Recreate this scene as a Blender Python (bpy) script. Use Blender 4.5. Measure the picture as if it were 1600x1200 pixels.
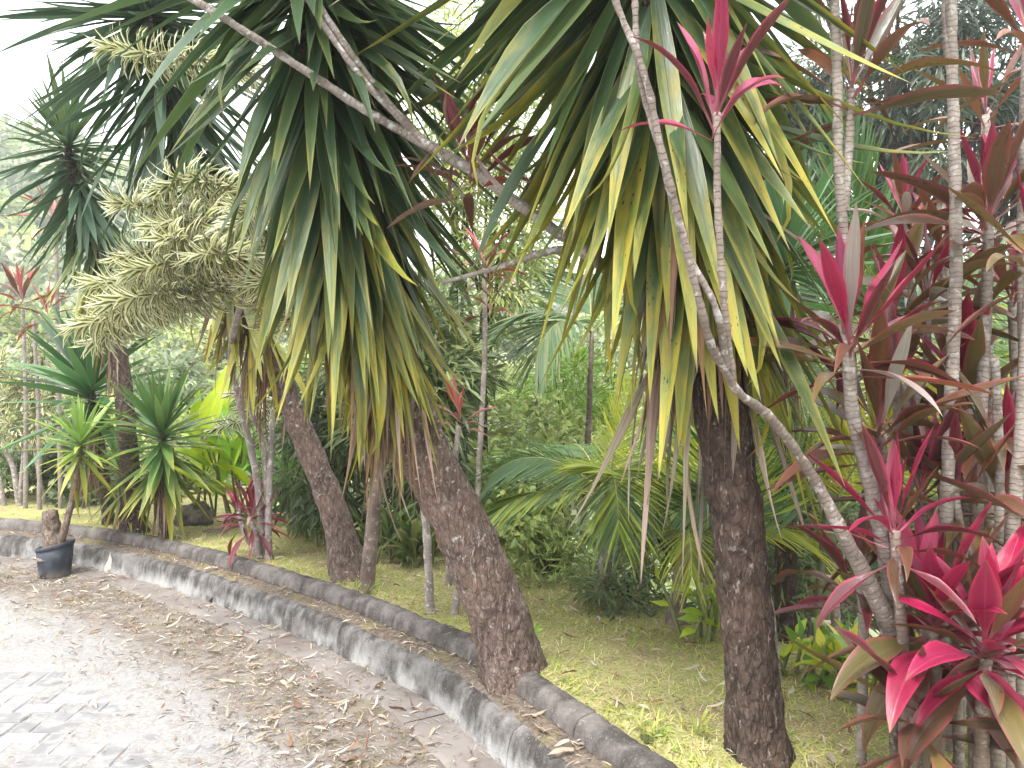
import bpy, math, random
import numpy as np
from mathutils import Vector, Matrix, noise

for o in list(bpy.data.objects):
    bpy.data.objects.remove(o)
scene = bpy.context.scene
COL = scene.collection
R = random.Random(7)
rad = math.radians

# ------------------------------------------------------------------ camera
F, HZ, CAMZ = 1256.0, 570.0, 1.6
cam = bpy.data.cameras.new('camera')
cam.sensor_width = 36.0
cam.lens = 36.0 * F / 1600.0
cam.shift_y = (HZ - 600.0) / 1600.0
cam.clip_start = 0.05
cam.clip_end = 3000.0
camo = bpy.data.objects.new('camera', cam)
camo.location = (0, 0, CAMZ)
camo.rotation_euler = (rad(90), 0, 0)
COL.objects.link(camo)
scene.camera = camo

# ------------------------------------------------------------------ sky: bright overcast
SUN_EL, SUN_AZ = 62.0, -150.0          # azimuth from +Y towards +X
world = bpy.data.worlds.new('World')
scene.world = world
world.use_nodes = True
wn, wl = world.node_tree.nodes, world.node_tree.links
wn.clear()
sky = wn.new('ShaderNodeTexSky')
sky.sky_type = 'NISHITA'
sky.sun_disc = False
sky.sun_elevation = rad(SUN_EL)
sky.sun_rotation = rad(SUN_AZ)
sky.dust_density = 4.0
skb = wn.new('ShaderNodeBackground'); skb.inputs['Strength'].default_value = 0.12
wl.new(sky.outputs[0], skb.inputs['Color'])
tc = wn.new('ShaderNodeTexCoord')
cn = wn.new('ShaderNodeTexNoise'); cn.inputs['Scale'].default_value = 2.2; cn.inputs['Detail'].default_value = 5
wl.new(tc.outputs['Generated'], cn.inputs['Vector'])
cr = wn.new('ShaderNodeMapRange')
cr.inputs['From Min'].default_value = 0.3; cr.inputs['From Max'].default_value = 0.7
cr.inputs['To Min'].default_value = 0.86; cr.inputs['To Max'].default_value = 1.0
wl.new(cn.outputs[0], cr.inputs[0])
clb = wn.new('ShaderNodeBackground')
clb.inputs['Color'].default_value = (0.97, 0.985, 1.0, 1); clb.inputs['Strength'].default_value = 0.92
mx = wn.new('ShaderNodeMixShader')
wl.new(cr.outputs[0], mx.inputs[0]); wl.new(skb.outputs[0], mx.inputs[1]); wl.new(clb.outputs[0], mx.inputs[2])
wo = wn.new('ShaderNodeOutputWorld'); wl.new(mx.outputs[0], wo.inputs['Surface'])

sl = bpy.data.lights.new('sun', 'SUN')
sl.energy = 1.5; sl.angle = rad(14); sl.color = (1.0, 0.97, 0.92)
so = bpy.data.objects.new('sun', sl)
sd = Vector((math.sin(rad(SUN_AZ)) * math.cos(rad(SUN_EL)), math.cos(rad(SUN_AZ)) * math.cos(rad(SUN_EL)), math.sin(rad(SUN_EL))))
so.rotation_euler = (-sd).to_track_quat('-Z', 'Y').to_euler()
so.location = sd * 40
COL.objects.link(so)

scene.view_settings.view_transform = 'Standard'
scene.view_settings.look = 'None'
scene.view_settings.gamma = 1.0
scene.view_settings.use_curve_mapping = False
scene.view_settings.exposure = 2.15
try:
    scene.cycles.max_bounces = 10
    scene.cycles.diffuse_bounces = 4
    scene.cycles.transmission_bounces = 6
    scene.cycles.volume_bounces = 1
except Exception:
    pass


# ------------------------------------------------------------------ helpers
def P(px, py, Y):
    """the point of the place seen at a photo pixel, Y metres ahead"""
    return Vector(((px - 800.0) / F * Y, Y, CAMZ - (py - HZ) / F * Y))


def sstep(a, b, x):
    t = np.clip((x - a) / (b - a), 0, 1)
    return t * t * (3 - 2 * t)


def link(o, parent=None):
    COL.objects.link(o)
    if parent is not None:
        o.parent = parent
    return o


def tag(o, label=None, cat=None, group=None, kind=None):
    if label: o['label'] = label
    if cat: o['category'] = cat
    if group: o['group'] = group
    if kind: o['kind'] = kind
    return o


def thing(name, loc, label, cat, group=None):
    o = bpy.data.objects.new(name, None)
    o.empty_display_size = 0.1
    o.location = loc
    COL.objects.link(o)
    return tag(o, label, cat, group)


def mesh_np(name, V, Fc, mat=None, uv=None, tint=None, smooth=True):
    """V (n,3); Fc (m,k) constant-size faces; uv per vertex; tint per vertex (n,4)"""
    V = np.asarray(V, dtype=np.float32); Fc = np.asarray(Fc, dtype=np.int32)
    m = bpy.data.meshes.new(name)
    nf, k = Fc.shape
    m.vertices.add(len(V)); m.vertices.foreach_set('co', V.ravel())
    m.loops.add(nf * k); m.loops.foreach_set('vertex_index', Fc.ravel())
    m.polygons.add(nf)
    m.polygons.foreach_set('loop_start', np.arange(0, nf * k, k, dtype=np.int32))
    m.polygons.foreach_set('loop_total', np.full(nf, k, dtype=np.int32))
    m.polygons.foreach_set('use_smooth', np.full(nf, smooth, dtype=bool))
    if uv is not None:
        l = m.uv_layers.new(name='UVMap')
        l.data.foreach_set('uv', np.asarray(uv, dtype=np.float32)[Fc.ravel()].ravel())
    if tint is not None:
        a = m.attributes.new('tint', 'FLOAT_COLOR', 'POINT')
        a.data.foreach_set('color', np.asarray(tint, dtype=np.float32).ravel())
    m.update(calc_edges=True)
    if mat: m.materials.append(mat)
    return m


def catmull(pts, n):
    """resample a list of vectors (any dimension, as numpy) to n points"""
    p = np.asarray(pts, dtype=float)
    p = np.vstack([2 * p[0] - p[1], p, 2 * p[-1] - p[-2]])
    segs = len(p) - 3
    out = []
    for u in np.linspace(0, segs - 1e-9, n):
        i = int(u); t = u - i
        a, b, c, d = p[i], p[i + 1], p[i + 2], p[i + 3]
        out.append(0.5 * ((2 * b) + (c - a) * t + (2 * a - 5 * b + 4 * c - d) * t * t + (3 * b - a - 3 * c + d) * t ** 3))
    return np.array(out)


def tube_mesh(name, pts, radii, mat, sides=10, rings=None, rough=0.0, rfreq=8.0, flare=None, ringy=0.0, ringstep=0.02, base=None, cap=True):
    pts = [list(p) for p in pts]
    rings = rings or max(len(pts) * 4, 8)
    q = catmull([list(p) + [r] for p, r in zip(pts, radii)], rings)
    c, r = q[:, :3], q[:, 3]
    T = np.gradient(c, axis=0); T /= np.linalg.norm(T, axis=1)[:, None] + 1e-9
    ref = np.array([1.0, 0.05, 0.0]) if abs(T[0][0]) < 0.9 else np.array([0, 1.0, 0])
    V, UV = [], []
    L = 0.0
    for i in range(rings):
        if i: L += np.linalg.norm(c[i] - c[i - 1])
        n1 = ref - T[i] * ref.dot(T[i]); n1 /= np.linalg.norm(n1); ref = n1
        n2 = np.cross(T[i], n1)
        for j in range(sides + 1):
            a = 2 * math.pi * (j % sides) / sides
            d = n1 * math.cos(a) + n2 * math.sin(a)
            rr = r[i]
            if flare: rr *= 1 + flare[0] * math.exp(-L / flare[1]) * (1 + 0.35 * math.sin(3 * a + 1) + 0.2 * math.sin(5 * a))
            if ringy: rr *= 1 + ringy * (0.5 + 0.5 * math.cos(2 * math.pi * (L / ringstep + 0.12 * math.sin(a))))
            p = c[i] + d * rr
            if rough:
                v = Vector(p)
                p = p + d * rough * (noise.noise(v * rfreq) + 0.6 * noise.noise(Vector((v.x, v.y, v.z * 0.45)) * rfreq * 3.2) + 0.35 * noise.noise(v * rfreq * 8))
            V.append(p); UV.append((j / sides, L))
    Fc = []
    w = sides + 1
    for i in range(rings - 1):
        for j in range(sides):
            Fc.append((i * w + j, i * w + j + 1, (i + 1) * w + j + 1, (i + 1) * w + j))
    if cap:
        V.append(c[-1] + T[-1] * r[-1] * 0.25); UV.append((0.5, L))
        k = len(V) - 1
        for j in range(sides):
            Fc.append(((rings - 1) * w + j, (rings - 1) * w + j + 1, k, k))
    V = np.array(V)
    if base is not None: V = V - np.array(base)
    # degenerate quads of the cap become tris
    m = bpy.data.meshes.new(name)
    m.from_pydata([tuple(v) for v in V], [], [f if f[2] != f[3] else f[:3] for f in Fc])
    l = m.uv_layers.new(name='UVMap')
    idx = np.empty(len(m.loops), dtype=np.int32); m.loops.foreach_get('vertex_index', idx)
    l.data.foreach_set('uv', np.array(UV, dtype=np.float32)[idx].ravel())
    m.polygons.foreach_set('use_smooth', np.ones(len(m.polygons), dtype=bool))
    m.materials.append(mat); m.update()
    return m


def part(name, mesh, parent, kind=None):
    o = bpy.data.objects.new(name, mesh)
    link(o, parent)
    if kind: o['kind'] = kind
    return o


# ------------------------------------------------------------------ leaf blades
def blade(n, wf, fold=0.3, bend=0.0, bpow=1.0, wav=0.0, twist=0.0, ph=0.0):
    """unit leaf along +X, upper face +Z; wf(t) half width; bends towards -Z"""
    V, UV, Fc = [], [], []
    x = z = 0.0
    for i in range(n + 1):
        t = i / n
        if i:
            a = -bend * ((t - 0.5 / n) ** bpow)
            x += math.cos(a) / n; z += math.sin(a) / n
        a = -bend * t ** bpow
        nx, nz = -math.sin(a), math.cos(a)
        w = wf(t)
        for k, s in enumerate((-1, 0, 1)):
            up = abs(s) * w * fold + (wav * w * math.sin(9 * t + ph + s * 1.3) if s else 0)
            tw = twist * t
            yy = s * w * math.cos(tw); up2 = up + s * w * math.sin(tw)
            V.append((x + nx * up2, yy, z + nz * up2)); UV.append((k / 2, t))
    for i in range(n):
        for k in range(2):
            a = i * 3 + k
            Fc.append((a, a + 3, a + 4, a + 1))
    return np.array(V), np.array(Fc), np.array(UV)


class Kind:
    """a set of alike leaf meshes: shared by single leaves, and merged for the mass behind them"""
    def __init__(self, name, blades, mat_obj, mat_attr):
        self.b = blades; self.ma = mat_attr
        self.m = [mesh_np(name, v, f, mat_obj, uv) for v, f, uv in blades]


def frame(x, up, loc, L, W=1.0):
    x = Vector(x).normalized(); up = Vector(up)
    z = up - x * up.dot(x)
    if z.length < 1e-4: z = Vector((0.3, 0.2, 1)) - x * x.z
    z.normalize(); y = z.cross(x)
    return Matrix(((x.x * L, y.x * L * W, z.x * L, loc[0]), (x.y * L, y.y * L * W, z.y * L, loc[1]), (x.z * L, y.z * L * W, z.z * L, loc[2]), (0, 0, 0, 1)))


def merge(name, kind, items, base=(0, 0, 0)):
    Vs, Fs, Us, Ts = [], [], [], []
    off = 0
    base = np.array(base)
    by = {}
    for k, M, c in items: by.setdefault(k, []).append((M, c))
    for k, lst in by.items():
        v, f, uv = kind.b[k]
        MM = np.array([np.array(M) for M, c in lst]); C = np.array([c for M, c in lst])
        W = np.einsum('nij,vj->nvi', MM[:, :3, :3], v) + MM[:, None, :3, 3] - base
        n, nv = len(lst), len(v)
        Vs.append(W.reshape(-1, 3))
        Fs.append((f[None] + (np.arange(n) * nv)[:, None, None] + off).reshape(-1, f.shape[1]))
        Us.append(np.tile(uv, (n, 1))); Ts.append(np.repeat(C, nv, axis=0))
        off += n * nv
    return mesh_np(name, np.vstack(Vs), np.vstack(Fs), kind.ma, np.vstack(Us), np.vstack(Ts))


CAMP = Vector((0, 0, CAMZ))


def emit(parent, base, kind, items, name, limit=300):
    """items: (variant, world matrix, rgba). The ones that show largest are leaves of their own"""
    base = Vector(base)
    if len(items) > limit:
        items = sorted(items, key=lambda it: (it[1].translation - CAMP).length / max(it[1].col[0].length, 1e-3) * (1.0 if limit else 1))
    T = Matrix.Translation(-base)
    for k, M, c in items[:limit]:
        o = bpy.data.objects.new(name, kind.m[k])
        o.matrix_basis = T @ M
        o.color = c
        COL.objects.link(o); o.parent = parent
    rest = items[limit:]
    if rest:
        part('foliage' if limit == 0 else name + '_mass', merge(name, kind, rest, base), parent, 'stuff')


# ------------------------------------------------------------------ materials
class NT:
    def __init__(self, name):
        self.mat = bpy.data.materials.new(name); self.mat.use_nodes = True
        self.t = self.mat.node_tree; self.t.nodes.clear()
        self.out = self.n('ShaderNodeOutputMaterial')

    def n(self, typ, **kw):
        o = self.t.nodes.new(typ)
        for k, v in kw.items():
            if k.startswith('i_'):
                key = k[2:].replace('_', ' ')
                o.inputs[int(key) if key.isdigit() else key].default_value = v
            else: setattr(o, k, v)
        return o

    def l(self, a, b): self.t.links.new(a, b)

    def noise(self, vec, scale, detail=4, rough=0.55, dist=0.0):
        o = self.n('ShaderNodeTexNoise'); o.inputs['Scale'].default_value = scale; o.inputs['Detail'].default_value = detail
        o.inputs['Roughness'].default_value = rough; o.inputs['Distortion'].default_value = dist
        if vec is not None: self.l(vec, o.inputs['Vector'])
        return o.outputs[0]

    def rng(self, v, a, b, c=0.0, d=1.0):
        o = self.n('ShaderNodeMapRange'); o.interpolation_type = 'SMOOTHSTEP'
        for i, x in zip(('From Min', 'From Max', 'To Min', 'To Max'), (a, b, c, d)): o.inputs[i].default_value = x
        self.l(v, o.inputs[0]); return o.outputs[0]

    def math(self, op, a, b=None, clamp=False):
        o = self.n('ShaderNodeMath', operation=op, use_clamp=clamp)
        for i, x in ((0, a), (1, b)):
            if x is None: continue
            if isinstance(x, (int, float)): o.inputs[i].default_value = x
            else: self.l(x, o.inputs[i])
        return o.outputs[0]

    def mix(self, f, a, b, mode='MIX'):
        o = self.n('ShaderNodeMix', data_type='RGBA', blend_type=mode)
        for i, x in ((0, f), (6, a), (7, b)):
            if isinstance(x, (int, float)): o.inputs[i].default_value = x
            elif isinstance(x, tuple): o.inputs[i].default_value = (*x[:3], 1)
            else: self.l(x, o.inputs[i])
        return o.outputs[2]

    def scalev(self, vec, s):
        o = self.n('ShaderNodeMapping'); o.inputs['Scale'].default_value = s
        self.l(vec, o.inputs[0]); return o.outputs[0]

    def finish(self, col, rough=0.6, bump=None, bstr=0.3, bdist=0.01, trans=0.0, spec=0.5, tcol=None):
        p = self.n('ShaderNodeBsdfPrincipled')
        if isinstance(col, tuple): p.inputs['Base Color'].default_value = (*col[:3], 1)
        else: self.l(col, p.inputs['Base Color'])
        if isinstance(rough, (int, float)): p.inputs['Roughness'].default_value = rough
        else: self.l(rough, p.inputs['Roughness'])
        p.inputs['Specular IOR Level'].default_value = spec
        if bump is not None:
            b = self.n('ShaderNodeBump'); b.inputs['Strength'].default_value = bstr; b.inputs['Distance'].default_value = bdist
            self.l(bump, b.inputs['Height']); self.l(b.outputs[0], p.inputs['Normal'])
        s = p.outputs[0]
        if trans:
            t = self.n('ShaderNodeBsdfTranslucent')
            tc_ = tcol if tcol is not None else col
            if isinstance(tc_, tuple): t.inputs['Color'].default_value = (*tc_[:3], 1)
            else: self.l(tc_, t.inputs['Color'])
            m = self.n('ShaderNodeMixShader'); m.inputs[0].default_value = trans
            self.l(s, m.inputs[1]); self.l(t.outputs[0], m.inputs[2]); s = m.outputs[0]
        self.l(s, self.out.inputs['Surface'])
        return self.mat


def leaf_mat(name, style, src):
    N = NT(name)
    if src == 'obj':
        oi = N.n('ShaderNodeObjectInfo'); col, alpha, rnd = oi.outputs['Color'], oi.outputs['Alpha'], oi.outputs['Random']
    else:
        at = N.n('ShaderNodeAttribute', attribute_name='tint'); col, alpha = at.outputs['Color'], at.outputs['Alpha']
        rnd = N.n('ShaderNodeNewGeometry').outputs['Random Per Island']
    uv = N.n('ShaderNodeUVMap').outputs[0]
    sep = N.n('ShaderNodeSeparateXYZ'); N.l(uv, sep.inputs[0]); u, v = sep.outputs[0], sep.outputs[1]
    off = N.n('ShaderNodeCombineXYZ'); N.l(N.math('MULTIPLY', rnd, 37.0), off.inputs[0]); N.l(N.math('MULTIPLY', rnd, 91.0), off.inputs[2])
    va = N.n('ShaderNodeVectorMath', operation='ADD'); N.l(uv, va.inputs[0]); N.l(off.outputs[0], va.inputs[1]); vec = va.outputs[0]
    edge = N.math('ABSOLUTE', N.math('SUBTRACT', u, 0.5))       # 0 midrib .. 0.5 margin
    if style == 'yucca':
        st = N.noise(N.scalev(vec, (26, 1.5, 1)), 1.0, 3)
        blot = N.noise(N.scalev(vec, (2.2, 7, 1)), 1.0, 4)
        c = N.mix(N.rng(st, 0.3, 0.7, 0.0, 0.55), col, N.mix(1.0, col, (1.5, 1.45, 1.35), 'MULTIPLY'))
        # senescence comes from the tip and the margins; alpha says how far it has gone
        y = N.math('ADD', N.math('MULTIPLY', v, 0.9), N.math('MULTIPLY', N.math('SUBTRACT', blot, 0.5), 0.8))
        y = N.math('ADD', y, N.math('MULTIPLY', edge, 0.5))
        y = N.math('ADD', y, N.math('MULTIPLY', alpha, 1.35))
        yel = N.rng(y, 1.0, 1.95)
        c = N.mix(yel, c, N.mix(N.rng(blot, 0.35, 0.65), (0.27, 0.30, 0.035), (0.42, 0.33, 0.03)))
        tip = N.rng(N.math('ADD', v, N.math('MULTIPLY', blot, 0.10)), 0.975, 1.06)
        c = N.mix(tip, c, (0.10, 0.05, 0.03))
        # fungal spots on the yellowing leaves
        vo = N.n('ShaderNodeTexVoronoi', feature='F1'); vo.inputs['Scale'].default_value = 1.0
        N.l(N.scalev(vec, (5.5, 34, 1)), vo.inputs['Vector'])
        vsel = N.n('ShaderNodeSeparateXYZ'); N.l(vo.outputs['Color'], vsel.inputs[0])
        sp = N.math('MULTIPLY', N.rng(vo.outputs['Distance'], 0.16, 0.26, 1.0, 0.0), N.rng(vsel.outputs[0], 0.60, 0.66))
        sp = N.math('MULTIPLY', sp, N.rng(N.noise(N.scalev(vec, (0.7, 3, 1)), 1.0, 2), 0.45, 0.6))
        sp = N.math('MULTIPLY', sp, N.rng(alpha, 0.35, 0.6))
        c = N.mix(sp, c, (0.012, 0.010, 0.008))
        # specks of lichen and dust
        du = N.rng(N.noise(N.scalev(vec, (14, 60, 1)), 1.0, 2), 0.70, 0.76)
        c = N.mix(N.math('MULTIPLY', du, 0.5), c, (0.35, 0.38, 0.33))
        c = N.mix(N.rng(edge, 0.455, 0.485, 0.0, 0.55), c, (0.34, 0.33, 0.14))
        h = N.math('ADD', N.math('MULTIPLY', st, 0.7), N.math('MULTIPLY', N.rng(edge, 0.0, 0.05), 0.4))
        return N.finish(c, N.rng(blot, 0.3, 0.7, 0.28, 0.46), h, 0.45, 0.005, 0.28, 0.5)
    if style == 'song':
        wob = N.noise(N.scalev(vec, (1.0, 4, 1)), 1.0, 2)
        m = N.rng(N.math('ADD', edge, N.math('MULTIPLY', N.math('SUBTRACT', wob, 0.5), 0.12)), 0.15, 0.24)
        c = N.mix(m, col, N.mix(rnd, (0.64, 0.62, 0.34), (0.78, 0.77, 0.58)))
        return N.finish(c, 0.42, None, trans=0.25)
    if style == 'cordyline':
        st = N.noise(N.scalev(vec, (14, 2.5, 1)), 1.0, 3)
        bl = N.noise(N.scalev(vec, (2.5, 5, 1)), 1.0, 4)
        c = N.mix(N.rng(st, 0.3, 0.7, 0, 0.45), col, N.mix(1.0, col, (0.62, 0.55, 0.6), 'MULTIPLY'))
        red = N.math('MULTIPLY', N.rng(N.math('ADD', edge, N.math('MULTIPLY', N.math('SUBTRACT', bl, 0.5), 0.35)), 0.30, 0.47), alpha)
        c = N.mix(red, c, (0.42, 0.035, 0.09))
        c = N.mix(N.math('MULTIPLY', N.rng(edge, 0.0, 0.035, 1, 0), N.math('MULTIPLY', alpha, 0.6)), c, (0.40, 0.07, 0.11))
        c = N.mix(N.rng(v, 0.10, 0.24, 0.7, 0), c, (0.36, 0.12, 0.15))
        br = N.rng(N.math('ADD', v, N.math('MULTIPLY', bl, 0.35)), 1.06, 1.25)
        c = N.mix(br, c, (0.17, 0.09, 0.05))
        h = N.math('ADD', st, N.math('MULTIPLY', N.rng(edge, 0.0, 0.06), 0.5))
        return N.finish(c, N.rng(bl, 0.3, 0.7, 0.26, 0.42), h, 0.25, 0.004, 0.22)
    if style == 'dead':
        st = N.noise(N.scalev(vec, (22, 1.6, 1)), 1.0, 4)
        bl = N.noise(N.scalev(vec, (3, 7, 1)), 1.0, 4)
        c = N.mix(N.rng(st, 0.3, 0.7), col, N.mix(1.0, col, (0.5, 0.42, 0.38), 'MULTIPLY'))
        c = N.mix(N.rng(bl, 0.58, 0.72, 0, 0.7), c, (0.06, 0.045, 0.035))
        return N.finish(c, 0.75, st, 0.5, 0.004, 0.12, 0.25)
    # plain foliage
    st = N.noise(N.scalev(vec, (3, 3, 1)), 1.0, 2)
    c = N.mix(N.rng(st, 0.3, 0.7, 0, 0.6), col, N.mix(1.0, col, (1.4, 1.3, 1.1), 'MULTIPLY'))
    c = N.mix(N.rng(edge, 0.0, 0.05, 0.35, 0), c, N.mix(1.0, col, (1.6, 1.6, 1.3), 'MULTIPLY'))
    return N.finish(c, 0.42 if style == 'gloss' else 0.5, None, trans=0.38)


def leaf_mats(style):
    return leaf_mat(style + '_leaf', style, 'obj'), leaf_mat(style + '_leaf_mass', style, 'attr')


def lance(base, peak, wmax, tippow=1.0):
    def f(t):
        if t < peak:
            s = t / peak
            return wmax * (base + (1 - base) * (s * s * (3 - 2 * s)))
        s = (t - peak) / (1 - peak)
        return wmax * max(1 - s ** (1.0 + tippow), 0.02) * (1 - 0.15 * s)
    return f


MY, MYa = leaf_mats('yucca')
MS, MSa = leaf_mats('song')
MC, MCa = leaf_mats('cordyline')
MD, MDa = leaf_mats('dead')
MP, MPa = leaf_mats('plain')
MG, MGa = leaf_mats('gloss')

yw = lance(0.62, 0.42, 0.041, 0.55)
K_YUC = Kind('yucca_leaf', [blade(9, yw, 0.30, b, 1.2, 0.02, tw, k) for k, (b, tw) in enumerate(((0.0, 0.1), (0.12, -0.15), (0.25, 0.2), (0.4, -0.2), (0.65, 0.1), (-0.12, 0.25)))] + [blade(9, yw, 0.34, 1.5, 5.0, 0.05, 0.3, 1), blade(9, yw, 0.45, -0.5, 2.5, 0.12, 0.7, 2), blade(9, lance(0.62, 0.5, 0.036, 0.25), 0.55, 0.3, 2, 0.16, -0.8, 3)], MY, MYa)
K_DEAD = Kind('dead_leaf', [blade(9, lance(0.8, 0.3, 0.026, 0.4), 0.7, b, 1.3, 0.35, tw, k) for k, (b, tw) in enumerate(((0.1, 0.6), (0.3, -1.2), (-0.2, 1.5), (0.5, 0.9), (0.05, 2.4)))], MD, MDa)


def cw(t):
    if t < 0.15: return 0.014 + 0.02 * t
    s = (t - 0.15) / 0.85
    u = min(1.0, s / 0.42); u = u * u * (3 - 2 * u)
    return max(0.017 + 0.078 * u * (1 - max(0.0, (s - 0.42) / 0.58) ** 1.7) - 0.015 * s, 0.002)


K_COR = Kind('cordyline_leaf', [blade(11, cw, 0.42, b, 1.4, 0.14, tw, k * 1.7) for k, (b, tw) in enumerate(((0.0, 0.2), (0.25, -0.4), (0.5, 0.4), (0.9, -0.3), (1.3, 0.5), (-0.15, 0.3)))], MC, MCa)
K_SONG = Kind('variegated_leaf', [blade(4, lance(0.5, 0.35, 0.105, 0.5), 0.3, b, 1.2, 0.0, 0.2 * k, k) for k, b in enumerate((0.5, 0.9, 1.3))], MS, MSa)
K_LFT = Kind('palm_leaflet', [blade(4, lance(0.4, 0.35, 0.024, 0.4), 0.5, b, 1.4, 0, 0.1, k) for k, b in enumerate((0.1, 0.35, 0.6))], MP, MPa)
K_NAR = Kind('narrow_leaf', [blade(2, lance(0.3, 0.5, 0.075, 0.5), 0.3, b, 1, 0, 0, k) for k, b in enumerate((0.2, 0.6))], MG, MGa)
K_OVA = Kind('ovate_leaf', [blade(2, lambda t: (0.03, 0.24, 0.015)[int(round(t * 2))], 0.3, b, 1, 0, 0, k) for k, b in enumerate((0.3, 0.7))], MG, MGa)
K_BIG = Kind('broad_leaf', [blade(8, lance(0.12, 0.42, 0.135, 0.6), 0.28, b, 1.3, 0.1, 0.2, k) for k, b in enumerate((0.3, 0.7, 1.1))], MG, MGa)
K_CLUMP = Kind('leaf_spray', [blade(1, lambda t: (0.25, 0.16)[int(t > 0.5)], 0.35, 0.3, 1, 0, 0, 0), blade(2, lambda t: (0.05, 0.3, 0.03)[int(round(t * 2))], 0.3, 0.5, 1, 0, 0, 0)], MP, MPa)
K_GRASS = Kind('grass_blade', [blade(2, lambda t: 0.045 * (1 - t) + 0.004, 0.3, b, 1, 0, 0, 0) for b in (0.3, 0.9, 1.4)], MP, MPa)
K_LIT = Kind('litter', [blade(3, lance(0.5, 0.4, w, 0.4), f, b, 1, 0.3, tw, k) for k, (w, f, b, tw) in enumerate(((0.085, 0.5, 0.6, 0.5), (0.10, -0.6, -0.5, 0.8), (0.05, 0.3, 0.9, 0.2), (0.13, 0.6, 0.4, -0.7)))], MD, MDa)


def bark_mat(name, dark, light, fleck, fl=0.6, lichen=0.3, scale=1.0):
    N = NT(name)
    ob = N.n('ShaderNodeTexCoord').outputs['Object']
    wv = N.n('ShaderNodeVectorMath', operation='ADD'); N.l(ob, wv.inputs[0])
    ds = N.n('ShaderNodeVectorMath', operation='SCALE'); ds.inputs['Scale'].default_value = 0.03
    nn = N.n('ShaderNodeTexNoise'); nn.inputs['Scale'].default_value = 14 * scale; nn.inputs['Detail'].default_value = 3; N.l(ob, nn.inputs['Vector'])
    N.l(nn.outputs['Color'], ds.inputs[0]); N.l(ds.outputs[0], wv.inputs[1]); ow = wv.outputs[0]
    big = N.noise(ob, 4 * scale, 5)
    grain = N.noise(N.scalev(ow, (44 * scale, 44 * scale, 20 * scale)), 1.0, 8, 0.72, 0.3)
    vo = N.n('ShaderNodeTexVoronoi', feature='DISTANCE_TO_EDGE'); vo.inputs['Scale'].default_value = 1.0
    N.l(N.scalev(ow, (46 * scale, 46 * scale, 17 * scale)), vo.inputs['Vector'])
    crack = N.rng(vo.outputs['Distance'], 0.0, 0.16)
    c = N.mix(N.rng(grain, 0.36, 0.66), dark, light)
    c = N.mix(N.rng(big, 0.42, 0.7, 0, 0.45), c, N.mix(1.0, light, (1.15, 1.02, 0.92), 'MULTIPLY'))
    c = N.mix(N.rng(crack, 0.0, 1.0, 0.35, 0.0), c, N.mix(1.0, dark, (0.6, 0.6, 0.6), 'MULTIPLY'))
    f = N.noise(N.scalev(ow, (62 * scale, 62 * scale, 20 * scale)), 1.0, 4, 0.6, 0.6)
    c = N.mix(N.rng(f, 0.60, 0.68, 0, fl), c, fleck)
    li = N.math('MULTIPLY', N.rng(N.noise(ow, 34 * scale, 4), 0.60, 0.66), N.rng(N.noise(ob, 3.1 * scale, 3), 0.48, 0.62))
    c = N.mix(N.math('MULTIPLY', li, lichen), c, (0.42, 0.41, 0.39))
    h = N.math('ADD', N.math('ADD', grain, N.math('MULTIPLY', f, 0.4)), N.math('MULTIPLY', crack, 0.22))
    return N.finish(c, 0.9, h, 0.9, 0.016, spec=0.15)


M_BARK = bark_mat('yucca_bark', (0.034, 0.024, 0.020), (0.120, 0.086, 0.072), (0.27, 0.22, 0.195), 0.85, 0.35)
M_BARK2 = bark_mat('lichened_bark', (0.072, 0.051, 0.043), (0.225, 0.167, 0.142), (0.40, 0.345, 0.315), 0.8, 0.95)
M_DARKBARK = bark_mat('tree_bark', (0.025, 0.02, 0.016), (0.09, 0.07, 0.05), (0.16, 0.13, 0.1), 0.4, 0.4)
M_STUMP = bark_mat('weathered_wood', (0.09, 0.065, 0.05), (0.30, 0.24, 0.20), (0.42, 0.36, 0.31), 0.6, 0.2, 1.3)


def stem_mat(name, c1, c2, lich=0.5):
    N = NT(name)
    uv = N.n('ShaderNodeUVMap').outputs[0]; ob = N.n('ShaderNodeTexCoord').outputs['Object']
    sep = N.n('ShaderNodeSeparateXYZ'); N.l(uv, sep.inputs[0])
    wob = N.noise(ob, 30, 2)
    ph = N.math('ADD', N.math('MULTIPLY', sep.outputs[1], 58.0), N.math('MULTIPLY', wob, 1.4))
    fr = N.math('FRACT', ph)
    ring = N.math('MULTIPLY', N.rng(fr, 0.0, 0.14, 1, 0), 1.0)
    big = N.noise(ob, 9, 4)
    c = N.mix(N.rng(big, 0.35, 0.65), c1, c2)
    c = N.mix(N.math('MULTIPLY', ring, 0.55), c, (0.10, 0.08, 0.07))
    li = N.rng(N.noise(ob, 38, 3), 0.56, 0.64, 0, lich)
    c = N.mix(li, c, (0.50, 0.49, 0.475))
    dk = N.rng(N.noise(ob, 21, 3), 0.62, 0.7, 0, 0.5)
    c = N.mix(dk, c, (0.07, 0.06, 0.05))
    h = N.math('SUBTRACT', N.noise(ob, 60, 3), ring)
    return N.finish(c, 0.8, h, 0.6, 0.004, spec=0.25)


M_STEM = stem_mat('pale_stem', (0.19, 0.155, 0.135), (0.29, 0.25, 0.22), 0.35)
M_STEMG = stem_mat('grey_stem', (0.21, 0.175, 0.155), (0.33, 0.285, 0.26), 0.8)
M_STEMB = stem_mat('brown_stem', (0.11, 0.08, 0.065), (0.21, 0.16, 0.135), 0.3)


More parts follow.
